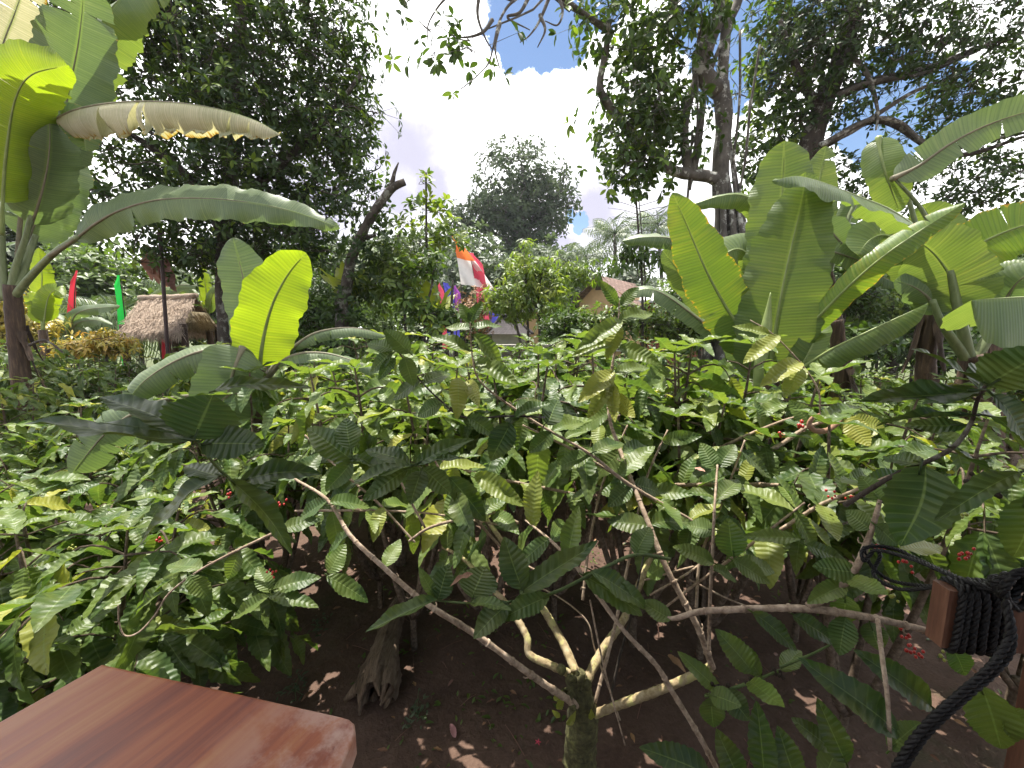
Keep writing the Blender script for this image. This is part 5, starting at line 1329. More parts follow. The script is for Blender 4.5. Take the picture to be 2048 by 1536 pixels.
for (xx, Y, s, pr, k, lab) in (
        (-2.0, 1.55, 1.0, cl_, 0, 'low spreading coffee bush in front of the table at the left edge'), (-2.9, 2.3, 1.0, cl_, 0, 'low coffee bush at the left edge below the dark banana stump'), (-1.75, 2.75, .86, cn, 1, 'coffee bush with dark old stems at the left of the bare soil'),
        (1.65, 1.75, 1.0, ch, 0, 'coffee bush behind the long horizontal branch, right of the forked trunk'), (2.7, 1.9, .85, cn, 0, 'coffee bush behind the rope at the right edge'), (2.3, 2.7, .92, cn, 1, 'coffee bush behind the curled brown bark at the right'),
        (-.65, 2.4, 1.05, ch, 1, 'coffee bush between the dark log and the middle of the picture'), (.3, 2.6, 1.1, ch, 0, 'coffee bush in line with the yellow green tree, second behind the forked trunk'), (1.2, 2.3, 1.06, ch, 1, 'coffee bush behind the vertical thin branch right of the middle'), (1.95, 2.5, 1.05, ch, 0, 'coffee bush just below the long diagonal banana leaf'),
        (.8, 2.4, 1.12, ch, 1, 'coffee bush close behind the mossy forked trunk'), (-.2, 2.45, 1.1, ch, 0, 'coffee bush in the middle whose crown overhangs the bare soil'), (-1.0, 2.8, 1.05, ch, 1, 'coffee bush whose crown overhangs the dark log'),
        (1.35, 2.7, 1.12, ch, 1, 'bright leafed coffee bush under the broad upright banana leaves'), (.2, 3.0, 1.13, ch, 0, 'coffee bush in line with the coral banner, just behind the middle one')):
    put(pr, k, (xx, Y, 0), s, g.random() * 6.28, lab, 'coffee bushes of the plantation', 'coffee bush')

# ------------------------------------------------------------------ the nearest coffee bush, branch by branch
gh = np.random.default_rng(5)
HERO = thing('coffee_bush', 'old pruned coffee bush with a mossy forked trunk nearest the viewer', 'coffee bush', G(1160, 1700, 0), 'coffee bushes of the plantation')
def trunk_part():
    mb = MB()
    a = [P(1160, 1760, 1.28), P(1158, 1600, 1.29), P(1160, 1500, 1.3), P(1166, 1430, 1.3), P(1158, 1385, 1.31), P(1150, 1350, 1.32)]
    a[0][2] = -.08
    tube(mb, a, [.068, .06, .056, .058, .056, .036], 14, 60, knob=.22, rng=gh)
    for i in range(40):
        p = P(1150 + gh.normal() * 14, 1375 + gh.normal() * 24, 1.29 + gh.normal() * .02)
        ball(mb, p, gh.uniform(.008, .02), gh.random(), 1, 5, 6)
    return mb.build('trunk', M['moss'], HERO)
trunk_part()
mb = MB()
for q, sz in (((1118, 1420, 1.25), .07), ((1108, 1400, 1.25), .05), ((1135, 1450, 1.25), .06), ((1182, 1440, 1.25), .06), ((1120, 1435, 1.24), .05)):
    place_leaves(mb, T_NEAR, [P(*q)], [[gh.normal() * .4, -.3, .9]], [[0, -.8, .6]], [sz], .9, gh)
o = mb.build('young_shoot', M['coffee'], HERO); o['label'] = 'light green shoots sprouting from the mossy trunk'

BR = {}
def branch(key, pts, r, mat='twig', nodes=True, owner=None, n=None):
    mb = MB()
    p = [P(*q) for q in pts]
    n = n or max(16, len(p) * 14)
    r = [q * .82 for q in r]
    c = tube(mb, p, r, 9, n, knob=.16, rng=gh)
    if nodes and mat != 'twig_pale':         # swollen leaf scars
        L = np.concatenate([[0], np.cumsum(np.linalg.norm(np.diff(c, axis=0), axis=1))])
        d = .06
        while d < L[-1] - .02:
            q = np.array([np.interp(d, L, c[:, e]) for e in range(3)])
            rr = np.interp(d / L[-1], np.linspace(0, 1, len(r)), r)
            t = nrm(np.array([np.interp(d + .01, L, c[:, e]) for e in range(3)]) - q)
            tube(mb, [q - t * rr * .7, q - t * rr * .2, q + t * rr * .2, q + t * rr * .7], [rr * .9, rr * 1.22, rr * 1.22, rr * .9], 9, 7, knob=.15, rng=gh)
            if gh.random() < .35:
                s = nrm(np.cross(t, gh.normal(size=3)))
                tube(mb, [q, q + s * rr * 2.2, q + s * rr * 2.6 + t * .012], [rr * .35, rr * .2], 4, 5)
            d += gh.uniform(.07, .12)
    o = mb.build('branch', M[mat], owner or HERO)
    BR[key] = (o, c)
    return o

branch('B1', [(1188, 1432, 1.30), (1080, 1362, 1.22), (950, 1268, 1.18), (850, 1205, 1.18), (760, 1128, 1.22), (700, 1070, 1.27), (655, 1000, 1.33), (590, 958, 1.42)], [.016, .014, .0125, .0115, .010, .009, .007, .005])
branch('B2', [(1140, 1348, 1.31), (1100, 1330, 1.33), (1058, 1308, 1.36), (1054, 1275, 1.39), (1030, 1232, 1.45), (1002, 1195, 1.5), (972, 1168, 1.55), (930, 1120, 1.62), (885, 1094, 1.7)], [.018, .0165, .016, .0165, .014, .012, .011, .010, .008], 'twig_pale')
branch('B3', [(1152, 1345, 1.32), (1128, 1290, 1.42), (1100, 1240, 1.5), (1072, 1195, 1.6), (1030, 1120, 1.75), (985, 1055, 1.88), (945, 1000, 2.0), (900, 950, 2.1)], [.021, .019, .018, .016, .015, .013, .011, .007], 'twig_pale')
branch('B4', [(1168, 1370, 1.31), (1205, 1300, 1.42), (1255, 1225, 1.56), (1300, 1120, 1.72), (1345, 1050, 1.9), (1400, 990, 2.1), (1440, 940, 2.25)], [.022, .019, .018, .0165, .015, .013, .008], 'twig_pale')
branch('B5', [(1180, 1432, 1.29), (1260, 1402, 1.25), (1340, 1372, 1.22), (1422, 1334, 1.2)], [.018, .018, .0175, .017], 'twig_pale')
branch('B5b', [(1425, 1335, 1.2), (1402, 1270, 1.2), (1380, 1225, 1.21), (1330, 1130, 1.26), (1298, 1050, 1.33), (1270, 980, 1.42), (1240, 900, 1.55), (1218, 830, 1.68), (1222, 750, 1.75), (1236, 660, 1.8), (1238, 605, 1.82)], [.013, .012, .012, .011, .0105, .010, .009, .0085, .007, .005, .003])
branch('B6', [(1460, 1590, .98), (1403, 1480, 1.0), (1345, 1384, 1.02), (1312, 1330, 1.03), (1250, 1264, 1.05), (1192, 1186, 1.1), (1150, 1132, 1.15), (1100, 1080, 1.25), (1050, 1040, 1.35)], [.009, .009, .0085, .0085, .008, .0075, .007, .006, .004])
branch('B7', [(1300, 1215, 1.1), (1341, 1237, 1.05), (1395, 1224, 1.02), (1465, 1219, 1.0), (1606, 1217, .98), (1738, 1235, .96), (1867, 1264, .95)], [.006, .0095, .0105, .011, .0115, .011, .009])
branch('B8', [(1418, 1300, 1.15), (1420, 1200, 1.18), (1425, 1100, 1.22), (1430, 1000, 1.3), (1435, 930, 1.4)], [.0065, .0065, .006, .005, .004])
branch('B9', [(1615, 1213, .98), (1650, 1195, .98), (1690, 1165, .98), (1720, 1120, .98), (1745, 1055, .99), (1760, 1000, 1.0)], [.012, .0115, .011, .0095, .008, .006])
branch('B12', [(1470, 940, 1.9), (1560, 890, 1.9), (1620, 852, 1.9), (1700, 834, 1.9)], [.014, .013, .010, .006])
branch('B12b', [(1420, 905, 2.0), (1500, 868, 2.0), (1570, 840, 2.0), (1612, 830, 2.0)], [.011, .009, .006])
branch('B11', [(1340, 970, 1.7), (1500, 969, 1.6), (1640, 972, 1.5), (1740, 962, 1.4)], [.010, .011, .010, .008])
branch('B14', [(590, 1022, 1.6), (700, 1021, 1.6), (850, 1026, 1.65), (1000, 1050, 1.7)], [.006, .006, .005, .004])
branch('B15', [(818, 1082, 1.5), (860, 1055, 1.5), (930, 1036, 1.52), (990, 1026, 1.55), (1035, 1046, 1.6)], [.006, .007, .008, .009, .010])
branch('B13', [(560, 1060, 1.5), (480, 1098, 1.45), (400, 1140, 1.4), (340, 1185, 1.36), (310, 1230, 1.33), (278, 1264, 1.3), (250, 1271, 1.3), (238, 1245, 1.3), (236, 1210, 1.3)], [.007, .0065, .006, .005, .0045, .004, .0035, .003, .002])
branch('B16', [(860, 1200, 1.08), (930, 1206, 1.06), (1000, 1206, 1.04), (1100, 1188, 1.04), (1200, 1140, 1.1), (1270, 1110, 1.16), (1340, 1118, 1.2)], [.003, .004, .005, .0055, .006, .0065, .007], 'twig_green')
branch('B19', [(1500, 1120, 1.5), (1380, 1040, 1.45), (1260, 970, 1.42), (1180, 908, 1.42), (1100, 862, 1.44), (1030, 818, 1.46), (962, 765, 1.48), (945, 715, 1.5), (940, 645, 1.52)], [.010, .010, .009, .0085, .007, .006, .0055, .004, .003])
branch('B20', [(1090, 835, 1.35), (1020, 832, 1.34), (930, 835, 1.32), (880, 800, 1.32), (840, 760, 1.33), (795, 702, 1.34)], [.004, .004, .004, .0035, .003, .0025], 'bark_dark')
branch('B21', [(1240, 1440, 1.4), (1222, 1390, 1.4), (1190, 1300, 1.42), (1172, 1240, 1.45), (1110, 1190, 1.5), (1040, 1160, 1.55)], [.004, .004, .0035, .003], 'twig', False)
branch('B22', [(1250, 1490, 1.2), (1225, 1400, 1.22), (1200, 1300, 1.25), (1180, 1200, 1.3)], [.003, .0035, .004, .004], 'twig', False)
branch('B23', [(1220, 1400, 1.35), (1240, 1310, 1.4), (1262, 1230, 1.45), (1290, 1100, 1.55)], [.006, .006, .005, .004], 'bark_dark', False)
branch('B24', [(1780, 1500, .8), (1775, 1400, .82), (1765, 1320, .86), (1755, 1240, .95)], [.005, .0055, .006, .0065])
branch('B25', [(1560, 1340, .95), (1500, 1365, .95), (1440, 1385, .96), (1410, 1392, .98)], [.003, .005, .005, .005], 'twig_green')
branch('B26', [(1560, 1335, .95), (1620, 1310, .95), (1660, 1290, .96)], [.004, .004, .003], 'twig_green')
branch('B27', [(1290, 1160, 1.45), (1360, 1140, 1.5), (1420, 1125, 1.55)], [.005, .005, .004])
branch('B28', [(1300, 1190, 1.4), (1370, 1150, 1.45), (1410, 1120, 1.5)], [.005, .005, .004])
branch('B29', [(1380, 1160, 1.4), (1450, 1195, 1.45), (1500, 1215, 1.5)], [.004, .004, .004])
branch('B30', [(1560, 1060, 1.4), (1640, 1010, 1.35), (1700, 985, 1.3), (1780, 952, 1.2)], [.008, .008, .007, .006])
branch('B31', [(1030, 820, 1.7), (1080, 850, 1.7), (1150, 890, 1.72), (1240, 930, 1.75)], [.004, .005, .005, .005])
branch('B32', [(885, 920, 1.7), (960, 950, 1.7), (1050, 968, 1.7), (1160, 990, 1.72)], [.007, .008, .008, .007])
branch('B33', [(1500, 640, 2.0), (1545, 668, 1.95), (1600, 725, 1.9), (1636, 780, 1.85), (1640, 830, 1.85)], [.003, .004, .005, .005, .004])
branch('B34', [(795, 950, 1.3), (820, 1000, 1.3), (850, 1055, 1.34)], [.004, .0045, .005])
branch('B35', [(1240, 830, 1.8), (1200, 850, 1.8), (1180, 900, 1.8), (1195, 960, 1.75)], [.003, .004, .004, .004])

branch('B36', [(1190, 1405, 1.3), (1228, 1260, 1.4), (1262, 1100, 1.5), (1292, 960, 1.62), (1335, 860, 1.75)], [.008, .0075, .007, .006, .004])
branch('B37', [(868, 918, 1.48), (900, 975, 1.48), (960, 1048, 1.5), (1022, 1112, 1.52), (1090, 1150, 1.5)], [.004, .006, .0065, .006, .005])
branch('B38', [(1045, 850, 1.5), (1150, 902, 1.48), (1290, 985, 1.46), (1400, 1052, 1.45), (1470, 1085, 1.42)], [.004, .006, .0065, .0065, .006])
branch('B39', [(1490, 880, 1.62), (1446, 1000, 1.55), (1402, 1112, 1.48), (1392, 1215, 1.42)], [.004, .006, .0065, .007])
branch('B40', [(1610, 1005, 1.28), (1500, 1090, 1.33), (1400, 1162, 1.38), (1330, 1215, 1.4)], [.004, .006, .006, .005])
branch('B41', [(1255, 850, 1.72), (1208, 960, 1.65), (1180, 1080, 1.58), (1165, 1200, 1.5)], [.004, .006, .007, .007])
branch('B42', [(610, 870, 1.7), (680, 940, 1.66), (760, 1010, 1.62), (830, 1085, 1.58)], [.004, .006, .006, .005])

# twigs that carry the dark near sprigs
S1 = thing('coffee_sprig', 'dark shaded coffee sprig reaching in close at the left above the bare soil', 'coffee sprig', P(585, 1078, .95))
branch('S1', [(590, 1084, .97), (540, 1040, .9), (490, 985, .84), (440, 940, .8), (405, 900, .77), (385, 878, .76), (330, 862, .76), (200, 845, .76)], [.0045, .0042, .004, .0038, .0033, .003, .002, .001], 'twig_green', True, S1)
S2 = thing('coffee_sprig', 'dark shaded coffee sprig reaching up close at the right edge', 'coffee sprig', P(1690, 1010, .95))
branch('S2', [(1690, 1010, .95), (1780, 955, .85), (1850, 925, .8), (1905, 895, .76), (1940, 850, .73), (1955, 800, .71), (1970, 772, .7)], [.007, .007, .006, .0055, .005, .004, .003], 'bark_dark', True, S2)

class LF:
    def __init__(s): s.o = []; s.d = []; s.u = []; s.s = []; s.w = []; s.r = []
def hero_leaf(L, bx, by, tx, ty, Y, dY=0.0, w=None, face=.45, rnd=None, roll=0.0):
    b, t = P(bx, by, Y), P(tx, ty, Y + dY)
    d = t - b; ln = np.linalg.norm(d)
    hint = nrm(nrm(CAM - b) * face + np.array([0, 0, 1.0]) * (1 - face))
    dn = d / ln
    hint = nrm(hint - dn * (hint @ dn))
    if roll: hint = hint * math.cos(roll) + np.cross(dn, hint) * math.sin(roll)
    L.o.append(b); L.d.append(dn); L.u.append(hint); L.s.append(ln)
    L.w.append(1.0 if w is None else (w * mpp((b + t) / 2)) / (ln * .43))
    L.r.append(gh.uniform(.15, .6) if rnd is None else rnd)
def hero_build(L, parent, name='foliage', temps=T_HERO):
    mb = MB()
    for o, d, u, s, w, r in zip(L.o, L.d, L.u, L.s, L.w, L.r):
        V, f, uv = temps[int(gh.integers(len(temps)))]
        place_leaves(mb, [(V * np.array([1, min(max(w, .4), 3.3), 1]), f, uv)], [o], [d], [u], [s], r, gh)
        tube(mb, [o - d * .012, o, o + d * .02], .0022, 5, 4, r=r)
    return mb.build(name, M['coffee'], parent)

L = LF()
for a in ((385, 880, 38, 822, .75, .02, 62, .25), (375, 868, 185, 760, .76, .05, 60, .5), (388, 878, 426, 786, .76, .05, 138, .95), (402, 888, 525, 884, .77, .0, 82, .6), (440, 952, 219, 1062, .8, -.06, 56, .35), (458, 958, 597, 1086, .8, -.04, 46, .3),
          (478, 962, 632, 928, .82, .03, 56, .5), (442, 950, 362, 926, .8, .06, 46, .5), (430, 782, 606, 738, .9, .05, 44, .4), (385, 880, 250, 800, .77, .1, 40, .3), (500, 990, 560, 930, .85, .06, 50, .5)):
    hero_leaf(L, *a, rnd=gh.uniform(.0, .2))  # darkest leaf tints, standing in for shade on the near sprig
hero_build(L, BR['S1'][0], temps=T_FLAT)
L = LF()
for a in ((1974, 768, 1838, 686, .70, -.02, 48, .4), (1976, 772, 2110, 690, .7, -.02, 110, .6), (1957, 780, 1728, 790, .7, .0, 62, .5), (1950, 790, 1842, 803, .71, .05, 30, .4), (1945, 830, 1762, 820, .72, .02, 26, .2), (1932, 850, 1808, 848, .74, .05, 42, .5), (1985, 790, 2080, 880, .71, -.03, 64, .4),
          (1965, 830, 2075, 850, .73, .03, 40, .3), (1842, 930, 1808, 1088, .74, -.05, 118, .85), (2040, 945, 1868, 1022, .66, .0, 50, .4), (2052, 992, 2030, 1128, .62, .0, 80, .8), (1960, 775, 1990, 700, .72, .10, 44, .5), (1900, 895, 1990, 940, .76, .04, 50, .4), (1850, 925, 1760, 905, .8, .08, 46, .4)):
    hero_leaf(L, *a, rnd=gh.uniform(.05, .3))  # dark tints put this sprig's shade into the leaf colour
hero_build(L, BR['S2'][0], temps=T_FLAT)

def leaves_on(key, rows, lo=.15, hi=.6):
    L = LF()
    for a in rows: hero_leaf(L, *a, rnd=a[8] if len(a) > 8 else gh.uniform(lo, hi)) if len(a) <= 8 else hero_leaf(L, *a[:8], rnd=a[8])
    hero_build(L, BR[key][0])
leaves_on('B34', ((830, 930, 945, 870, 1.1, .05, 42, .4), (825, 930, 690, 952, 1.1, .0, 44, .35), (820, 927, 728, 888, 1.12, .05, 44, .45), (838, 930, 932, 904, 1.1, .06, 24, .3), (815, 938, 722, 1000, 1.1, -.06, 48, .6), (842, 942, 822, 1004, 1.1, -.08, 46, .6), (845, 938, 905, 985, 1.12, -.03, 50, .6), (800, 945, 660, 905, 1.2, .1, 36, .3)), .05, .35)
leaves_on('B1', ((705, 918, 610, 852, 1.25, .05, 60, .8, .3), (702, 900, 690, 830, 1.25, .08, 52, .8, .35), (712, 918, 800, 960, 1.25, -.03, 50, .6), (700, 920, 650, 985, 1.25, -.05, 44, .7), (655, 1000, 585, 1035, 1.33, .0, 40, .5), (660, 1010, 745, 1000, 1.3, .1, 40, .5), (700, 1068, 640, 1110, 1.3, .05, 36, .5), (600, 960, 520, 930, 1.42, .1, 44, .5), (596, 960, 640, 900, 1.42, .1, 40, .6),
    (770, 1135, 800, 1075, 1.25, .1, 34, .5), (655, 1150, 742, 1198, 1.35, .0, 40, .5), (655, 1145, 690, 1090, 1.4, .05, 44, .6)))
leaves_on('B20', ((820, 706, 768, 657, 1.34, .0, 42, .8, .55), (790, 700, 730, 680, 1.34, .03, 36, .6, .55), (786, 706, 734, 736, 1.34, -.03, 34, .6), (790, 716, 756, 758, 1.34, -.04, 26, .6), (808, 715, 828, 770, 1.33, -.05, 38, .7), (842, 762, 775, 790, 1.33, .0, 36, .6), (846, 765, 905, 735, 1.33, .08, 36, .5), (885, 805, 830, 830, 1.32, .0, 40, .6), (935, 835, 1000, 870, 1.32, -.02, 38, .6),
    (1020, 845, 982, 922, 1.3, -.05, 56, .85, .1), (1090, 848, 1126, 792, 1.35, .08, 50, .85, .15), (1030, 835, 1100, 795, 1.33, .06, 32, .4, .4), (920, 757, 912, 818, 1.4, -0.14, 40, .9, .92), (935, 760, 957, 808, 1.42, -0.13, 30, .9, .95)))
leaves_on('B19', ((950, 722, 1036, 760, 1.5, -0.09, 40, .6, .7), (946, 672, 1015, 732, 1.5, -.02, 36, .6), (940, 700, 862, 668, 1.5, .04, 34, .5), (942, 660, 890, 640, 1.52, .05, 30, .5), (944, 655, 1005, 648, 1.52, .06, 28, .4), (944, 645, 960, 600, 1.52, .0, 26, .6), (938, 645, 920, 605, 1.52, .0, 26, .6), (962, 765, 905, 800, 1.48, .0, 36, .6), (1030, 818, 1090, 790, 1.46, .08, 36, .5), (1100, 862, 1060, 905, 1.44, -.03, 40, .7), (1105, 862, 1170, 835, 1.44, .08, 38, .5, .6),
    (1180, 908, 1110, 935, 1.42, .0, 40, .6), (1185, 905, 1250, 880, 1.42, .1, 38, .5), (1262, 972, 1215, 1010, 1.42, -.03, 40, .6), (1380, 1040, 1440, 1010, 1.45, .08, 42, .5), (1384, 1042, 1370, 1105, 1.45, -.05, 42, .8)))
leaves_on('B5b', ((1236, 610, 1200, 560, 1.82, .0, 26, .7), (1240, 610, 1280, 570, 1.82, .0, 28, .7), (1238, 640, 1165, 685, 1.8, -0.15, 40, .7, .7), (1238, 640, 1310, 618, 1.8, .05, 36, .6, .6), (1234, 680, 1150, 700, 1.78, -0.12, 36, .6, .8), (1238, 690, 1320, 720, 1.78, -0.13, 38, .6, .7), (1226, 740, 1160, 800, 1.75, -0.15, 42, .8, .95), (1230, 745, 1300, 730, 1.75, .04, 36, .5, .6), (1222, 760, 1180, 830, 1.74, -0.15, 36, .9, .9), (1226, 790, 1268, 832, 1.72, -0.13, 36, .9, .98),
    (1222, 770, 1230, 835, 1.72, -0.15, 30, .9, .95), (1218, 830, 1150, 850, 1.68, .0, 38, .6, .6), (1245, 905, 1310, 890, 1.55, .08, 42, .6, .3), (1240, 905, 1185, 955, 1.55, -.03, 44, .7), (1265, 965, 1330, 985, 1.45, .0, 46, .6, .2), (1268, 970, 1200, 985, 1.45, .03, 44, .5), (1300, 1052, 1215, 1040, 1.33, .02, 46, .6, .1), (1305, 1055, 1392, 1030, 1.33, .05, 48, .6, .15), (1332, 1132, 1290, 1150, 1.27, .04, 44, .5), (1240, 650, 1215, 700, 1.8, -0.14, 34, .8, .9)))
leaves_on('B3', ((898, 955, 974, 1042, 1.5, -.05, 52, .85, .15), (948, 955, 1047, 1000, 1.55, -0.11, 44, .8, .8), (905, 952, 850, 985, 2.1, .0, 44, .6), (945, 1000, 900, 1035, 2.0, .0, 40, .6), (985, 1055, 1040, 1040, 1.9, .05, 40, .6)))
leaves_on('B16', ((1045, 1178, 1008, 1074, 1.02, .06, 62, .9, .1), (1040, 1190, 1192, 1074, 1.02, .06, 52, .45, .15), (945, 1196, 968, 1128, 1.05, .08, 84, .9, .15), (872, 1198, 902, 1128, 1.07, .06, 48, .8, .2), (866, 1194, 845, 1138, 1.08, .0, 24, .7), (876, 1198, 718, 1246, 1.06, -.03, 36, .3), (1018, 1206, 944, 1272, 1.03, -.06, 56, .4, .1), (1098, 1190, 998, 1238, 1.03, -.04, 48, .6), (1182, 1140, 1322, 1212, 1.08, -.02, 50, .5, .3), (1165, 1150, 1292, 1228, 1.1, -.04, 56, .6, .4), (940, 1206, 1020, 1212, 1.05, -.08, 30, .3), (1272, 1110, 1300, 1050, 1.16, .08, 46, .7)))
leaves_on('B8', ((1468, 1114, 1455, 1038, 1.15, .02, 60, .95, .35), (1470, 1122, 1570, 1142, 1.13, .0, 42, .7), (1428, 1126, 1350, 1090, 1.2, .03, 38, .6, .7), (1465, 1120, 1545, 1165, 1.12, -.04, 40, .6), (1430, 1060, 1372, 1050, 1.25, .05, 44, .6), (1432, 1040, 1500, 1075, 1.28, -.02, 44, .6), (1436, 1000, 1480, 950, 1.3, .08, 40, .6), (1434, 935, 1400, 885, 1.4, .05, 40, .6), (1437, 935, 1470, 885, 1.4, .05, 40, .7), (1425, 1140, 1480, 1155, 1.2, .0, 30, .5)))
leaves_on('B9', ((1712, 1138, 1632, 1135, .98, .02, 50, .8, .3), (1600, 1078, 1485, 1068, 1.1, .03, 34, .5), (1612, 1090, 1710, 1128, 1.05, -.04, 36, .5, .25), (1745, 1055, 1690, 1020, .99, .05, 46, .6), (1750, 1050, 1800, 1090, .98, -.03, 46, .6), (1762, 1000, 1720, 950, 1.0, .05, 46, .7), (1762, 1005, 1820, 975, 1.0, .06, 44, .6), (1690, 1170, 1620, 1200, .98, -.03, 40, .6), (1700, 1160, 1770, 1180, .97, -0.12, 44, .6, .75), (1800, 1100, 1890, 1085, 1.0, .05, 46, .6, .9)))
leaves_on('B7', ((1505, 1225, 1606, 1302, .98, -.05, 40, .6, .2), (1585, 1228, 1692, 1292, .98, -.05, 42, .6, .25), (1690, 1235, 1680, 1310, .96, -.05, 50, .8, .4), (1740, 1245, 1760, 1300, .95, -.05, 46, .8), (1345, 1235, 1280, 1200, 1.05, .05, 40, .6), (1690, 1190, 1690, 1250, 1.0, -.02, 50, .8)))
leaves_on('B25', ((1505, 1342, 1438, 1264, .94, .03, 52, .75, .5), (1520, 1350, 1470, 1280, .95, .02, 40, .7, .45), (1440, 1385, 1360, 1304, .97, .03, 36, .6, .6), (1420, 1390, 1480, 1408, .96, -.06, 44, .7), (1500, 1366, 1560, 1400, .94, -0.14, 44, .7, .7), (1420, 1395, 1430, 1460, .96, -.03, 50, .8, .2), (1450, 1385, 1500, 1440, .95, -.05, 50, .8, .15), (1560, 1340, 1610, 1290, .95, .05, 36, .5, .55)))
leaves_on('B24', ((1797, 1465, 1630, 1325, .82, .02, 70, .7, .2), (1862, 1412, 1733, 1308, .84, .02, 60, .7, .25), (1530, 1550, 1514, 1418, .9, .02, 54, .85, .2), (1692, 1525, 1644, 1412, .85, .02, 52, .8, .15), (1662, 1498, 1588, 1438, .88, .02, 40, .7, .2), (1420, 1550, 1292, 1494, .95, .0, 58, .7, .1), (1960, 1372, 2012, 1512, .75, -.02, 86, .85, .3), (1600, 1560, 1560, 1470, .88, .02, 56, .8, .2), (1780, 1500, 1840, 1440, .8, .02, 44, .6), (1640, 1560, 1690, 1480, .85, .03, 46, .6, .2), (1900, 1290, 1940, 1360, .85, -.02, 44, .7, .4), (1480, 1560, 1440, 1470, .95, .02, 54, .8, .2), (2000, 1420, 2060, 1480, .74, -.02, 60, .8)))
leaves_on('B33', ((1540, 668, 1470, 645, 1.95, .05, 26, .5, .8), (1556, 672, 1490, 720, 1.93, -0.12, 34, .7, .9), (1600, 725, 1530, 760, 1.9, -0.12, 40, .7, .95), (1605, 735, 1570, 790, 1.9, -0.12, 36, .8, .85)))
leaves_on('B12', ((1640, 840, 1730, 800, 1.9, .05, 34, .5, .6), (1700, 836, 1770, 850, 1.9, -0.09, 36, .6, .9), (1560, 890, 1520, 940, 1.9, -.03, 44, .7, .5), (1600, 865, 1660, 905, 1.9, -.03, 40, .7, .6), (1500, 920, 1440, 900, 1.9, .05, 44, .7, .4), (1625, 850, 1580, 800, 1.95, .05, 40, .6, .6), (1690, 834, 1740, 890, 1.88, -0.13, 44, .8, 1.0)))
leaves_on('B13', ((400, 1142, 330, 1110, 1.4, .05, 40, .5, .4), (344, 1160, 245, 1225, 1.38, .0, 22, .4, .5), (330, 1182, 245, 1235, 1.36, -.02, 22, .4, .5), (480, 1100, 450, 1165, 1.45, -.03, 34, .6), (545, 1180, 640, 1150, 1.4, .05, 42, .5, .25), (540, 1190, 630, 1200, 1.38, -.02, 34, .4, .3), (540, 1190, 448, 1235, 1.36, -.02, 34, .5, .6), (540, 1185, 515, 1130, 1.42, .05, 34, .6), (560, 1060, 640, 1030, 1.5, .08, 36, .5), (380, 1150, 420, 1200, 1.38, -.02, 36, .6)))

# more procedural leaf pairs where the far ends of the branches run
def pairs_along(key, a, b, n, size, seed):
    g2 = np.random.default_rng(seed); o, c = BR[key]
    mb = MB(); O, D, U, S, Rn = [], [], [], [], []
    for i in range(n):
        f = a + (b - a) * (i + .5) / n
        k = min(len(c) - 2, int(f * (len(c) - 1)))
        t = nrm(c[k + 1] - c[k]); s = nrm(np.cross(t, [0, 0, 1])) if i % 2 else nrm(np.cross(t, np.cross(t, [0, .3, 1])))
        for q in (-1, 1):
            d = t * .35 + s * q + np.array([0, 0, g2.uniform(-.5, .2)])
            O.append(c[k]); D.append(d); U.append(np.array([0, -.25, 1]) + g2.normal(size=3) * .25); S.append(size * g2.uniform(.7, 1.1)); Rn.append(g2.uniform(.15, .9))
    place_leaves(mb, T_HERO, O, D, U, S, Rn, g2)
    mb.build('foliage', M['coffee'], o)
for i, (k, a, b, n, s) in enumerate((('B2', .75, 1, 3, .17), ('B4', .6, 1, 6, .19), ('B14', .1, 1, 5, .18), ('B15', .2, .9, 2, .16), ('B11', .0, 1, 6, .18), ('B30', .1, .9, 4, .18), ('B31', .0, 1, 5, .17), ('B32', .0, 1, 6, .18), ('B35', .0, .8, 4, .17), ('B12b', .0, .9, 4, .18), ('B6', .75, 1, 3, .19), ('B36', .55, 1, 4, .22), ('B37', .0, .5, 3, .21), ('B38', .0, .9, 5, .21), ('B39', .0, .6, 4, .22), ('B40', .0, .5, 3, .2), ('B41', .0, .5, 3, .21), ('B42', .0, .8, 4, .21))):
    pairs_along(k, a, b, n, s, 400 + i)

def berries(key, spots, mats=('berry_red',), n=5, r=.0044):
    for px, py, Y, m in spots:
        mb = MB(); c = P(px, py, Y)
        for i in range(n):
            ball(mb, c + gh.normal(size=3) * .008, r * gh.uniform(.8, 1.15), gh.random(), 1.15)
        mb.build('berry_cluster', M[m], BR[key][0])
berries('B12', ((1560, 868, 1.85, 'berry_red'), (1598, 852, 1.85, 'berry_red'), (1540, 882, 1.85, 'berry_dark')), n=5, r=.0075)
berries('B9', ((1925, 1118, 1.0, 'berry_red'), (1940, 1108, 1.0, 'berry_red'), (1812, 1132, .98, 'berry_red'), (1660, 990, 1.3, 'berry_red'), (1700, 1000, 1.3, 'berry_red'), (1782, 1192, .95, 'berry_green'), (1920, 1032, 1.05, 'berry_green'), (1755, 1095, .99, 'berry_red')))
berries('B7', ((1822, 1298, .95, 'berry_red'), (1838, 1302, .95, 'berry_red'), (1895, 1312, .92, 'berry_green'), (1810, 1272, .96, 'berry_red')))
berries('B13', ((458, 990, 1.6, 'berry_red'), (562, 1008, 1.6, 'berry_red'), (548, 1145, 1.4, 'berry_red'), (318, 1080, 1.45, 'berry_red'), (360, 1010, 1.6, 'berry_green'), (145, 1095, 1.5, 'berry_green')), n=6)
berries('B25', ((1440, 1372, .97, 'berry_dark'), (1505, 1362, .95, 'berry_dark'), (1552, 1342, .95, 'berry_dark'), (1520, 1355, .95, 'berry_dark')), n=10, r=.005)
berries('S2', ((1945, 960, .9, 'berry_dark'), (1998, 985, .85, 'berry_dark')), n=8, r=.005)

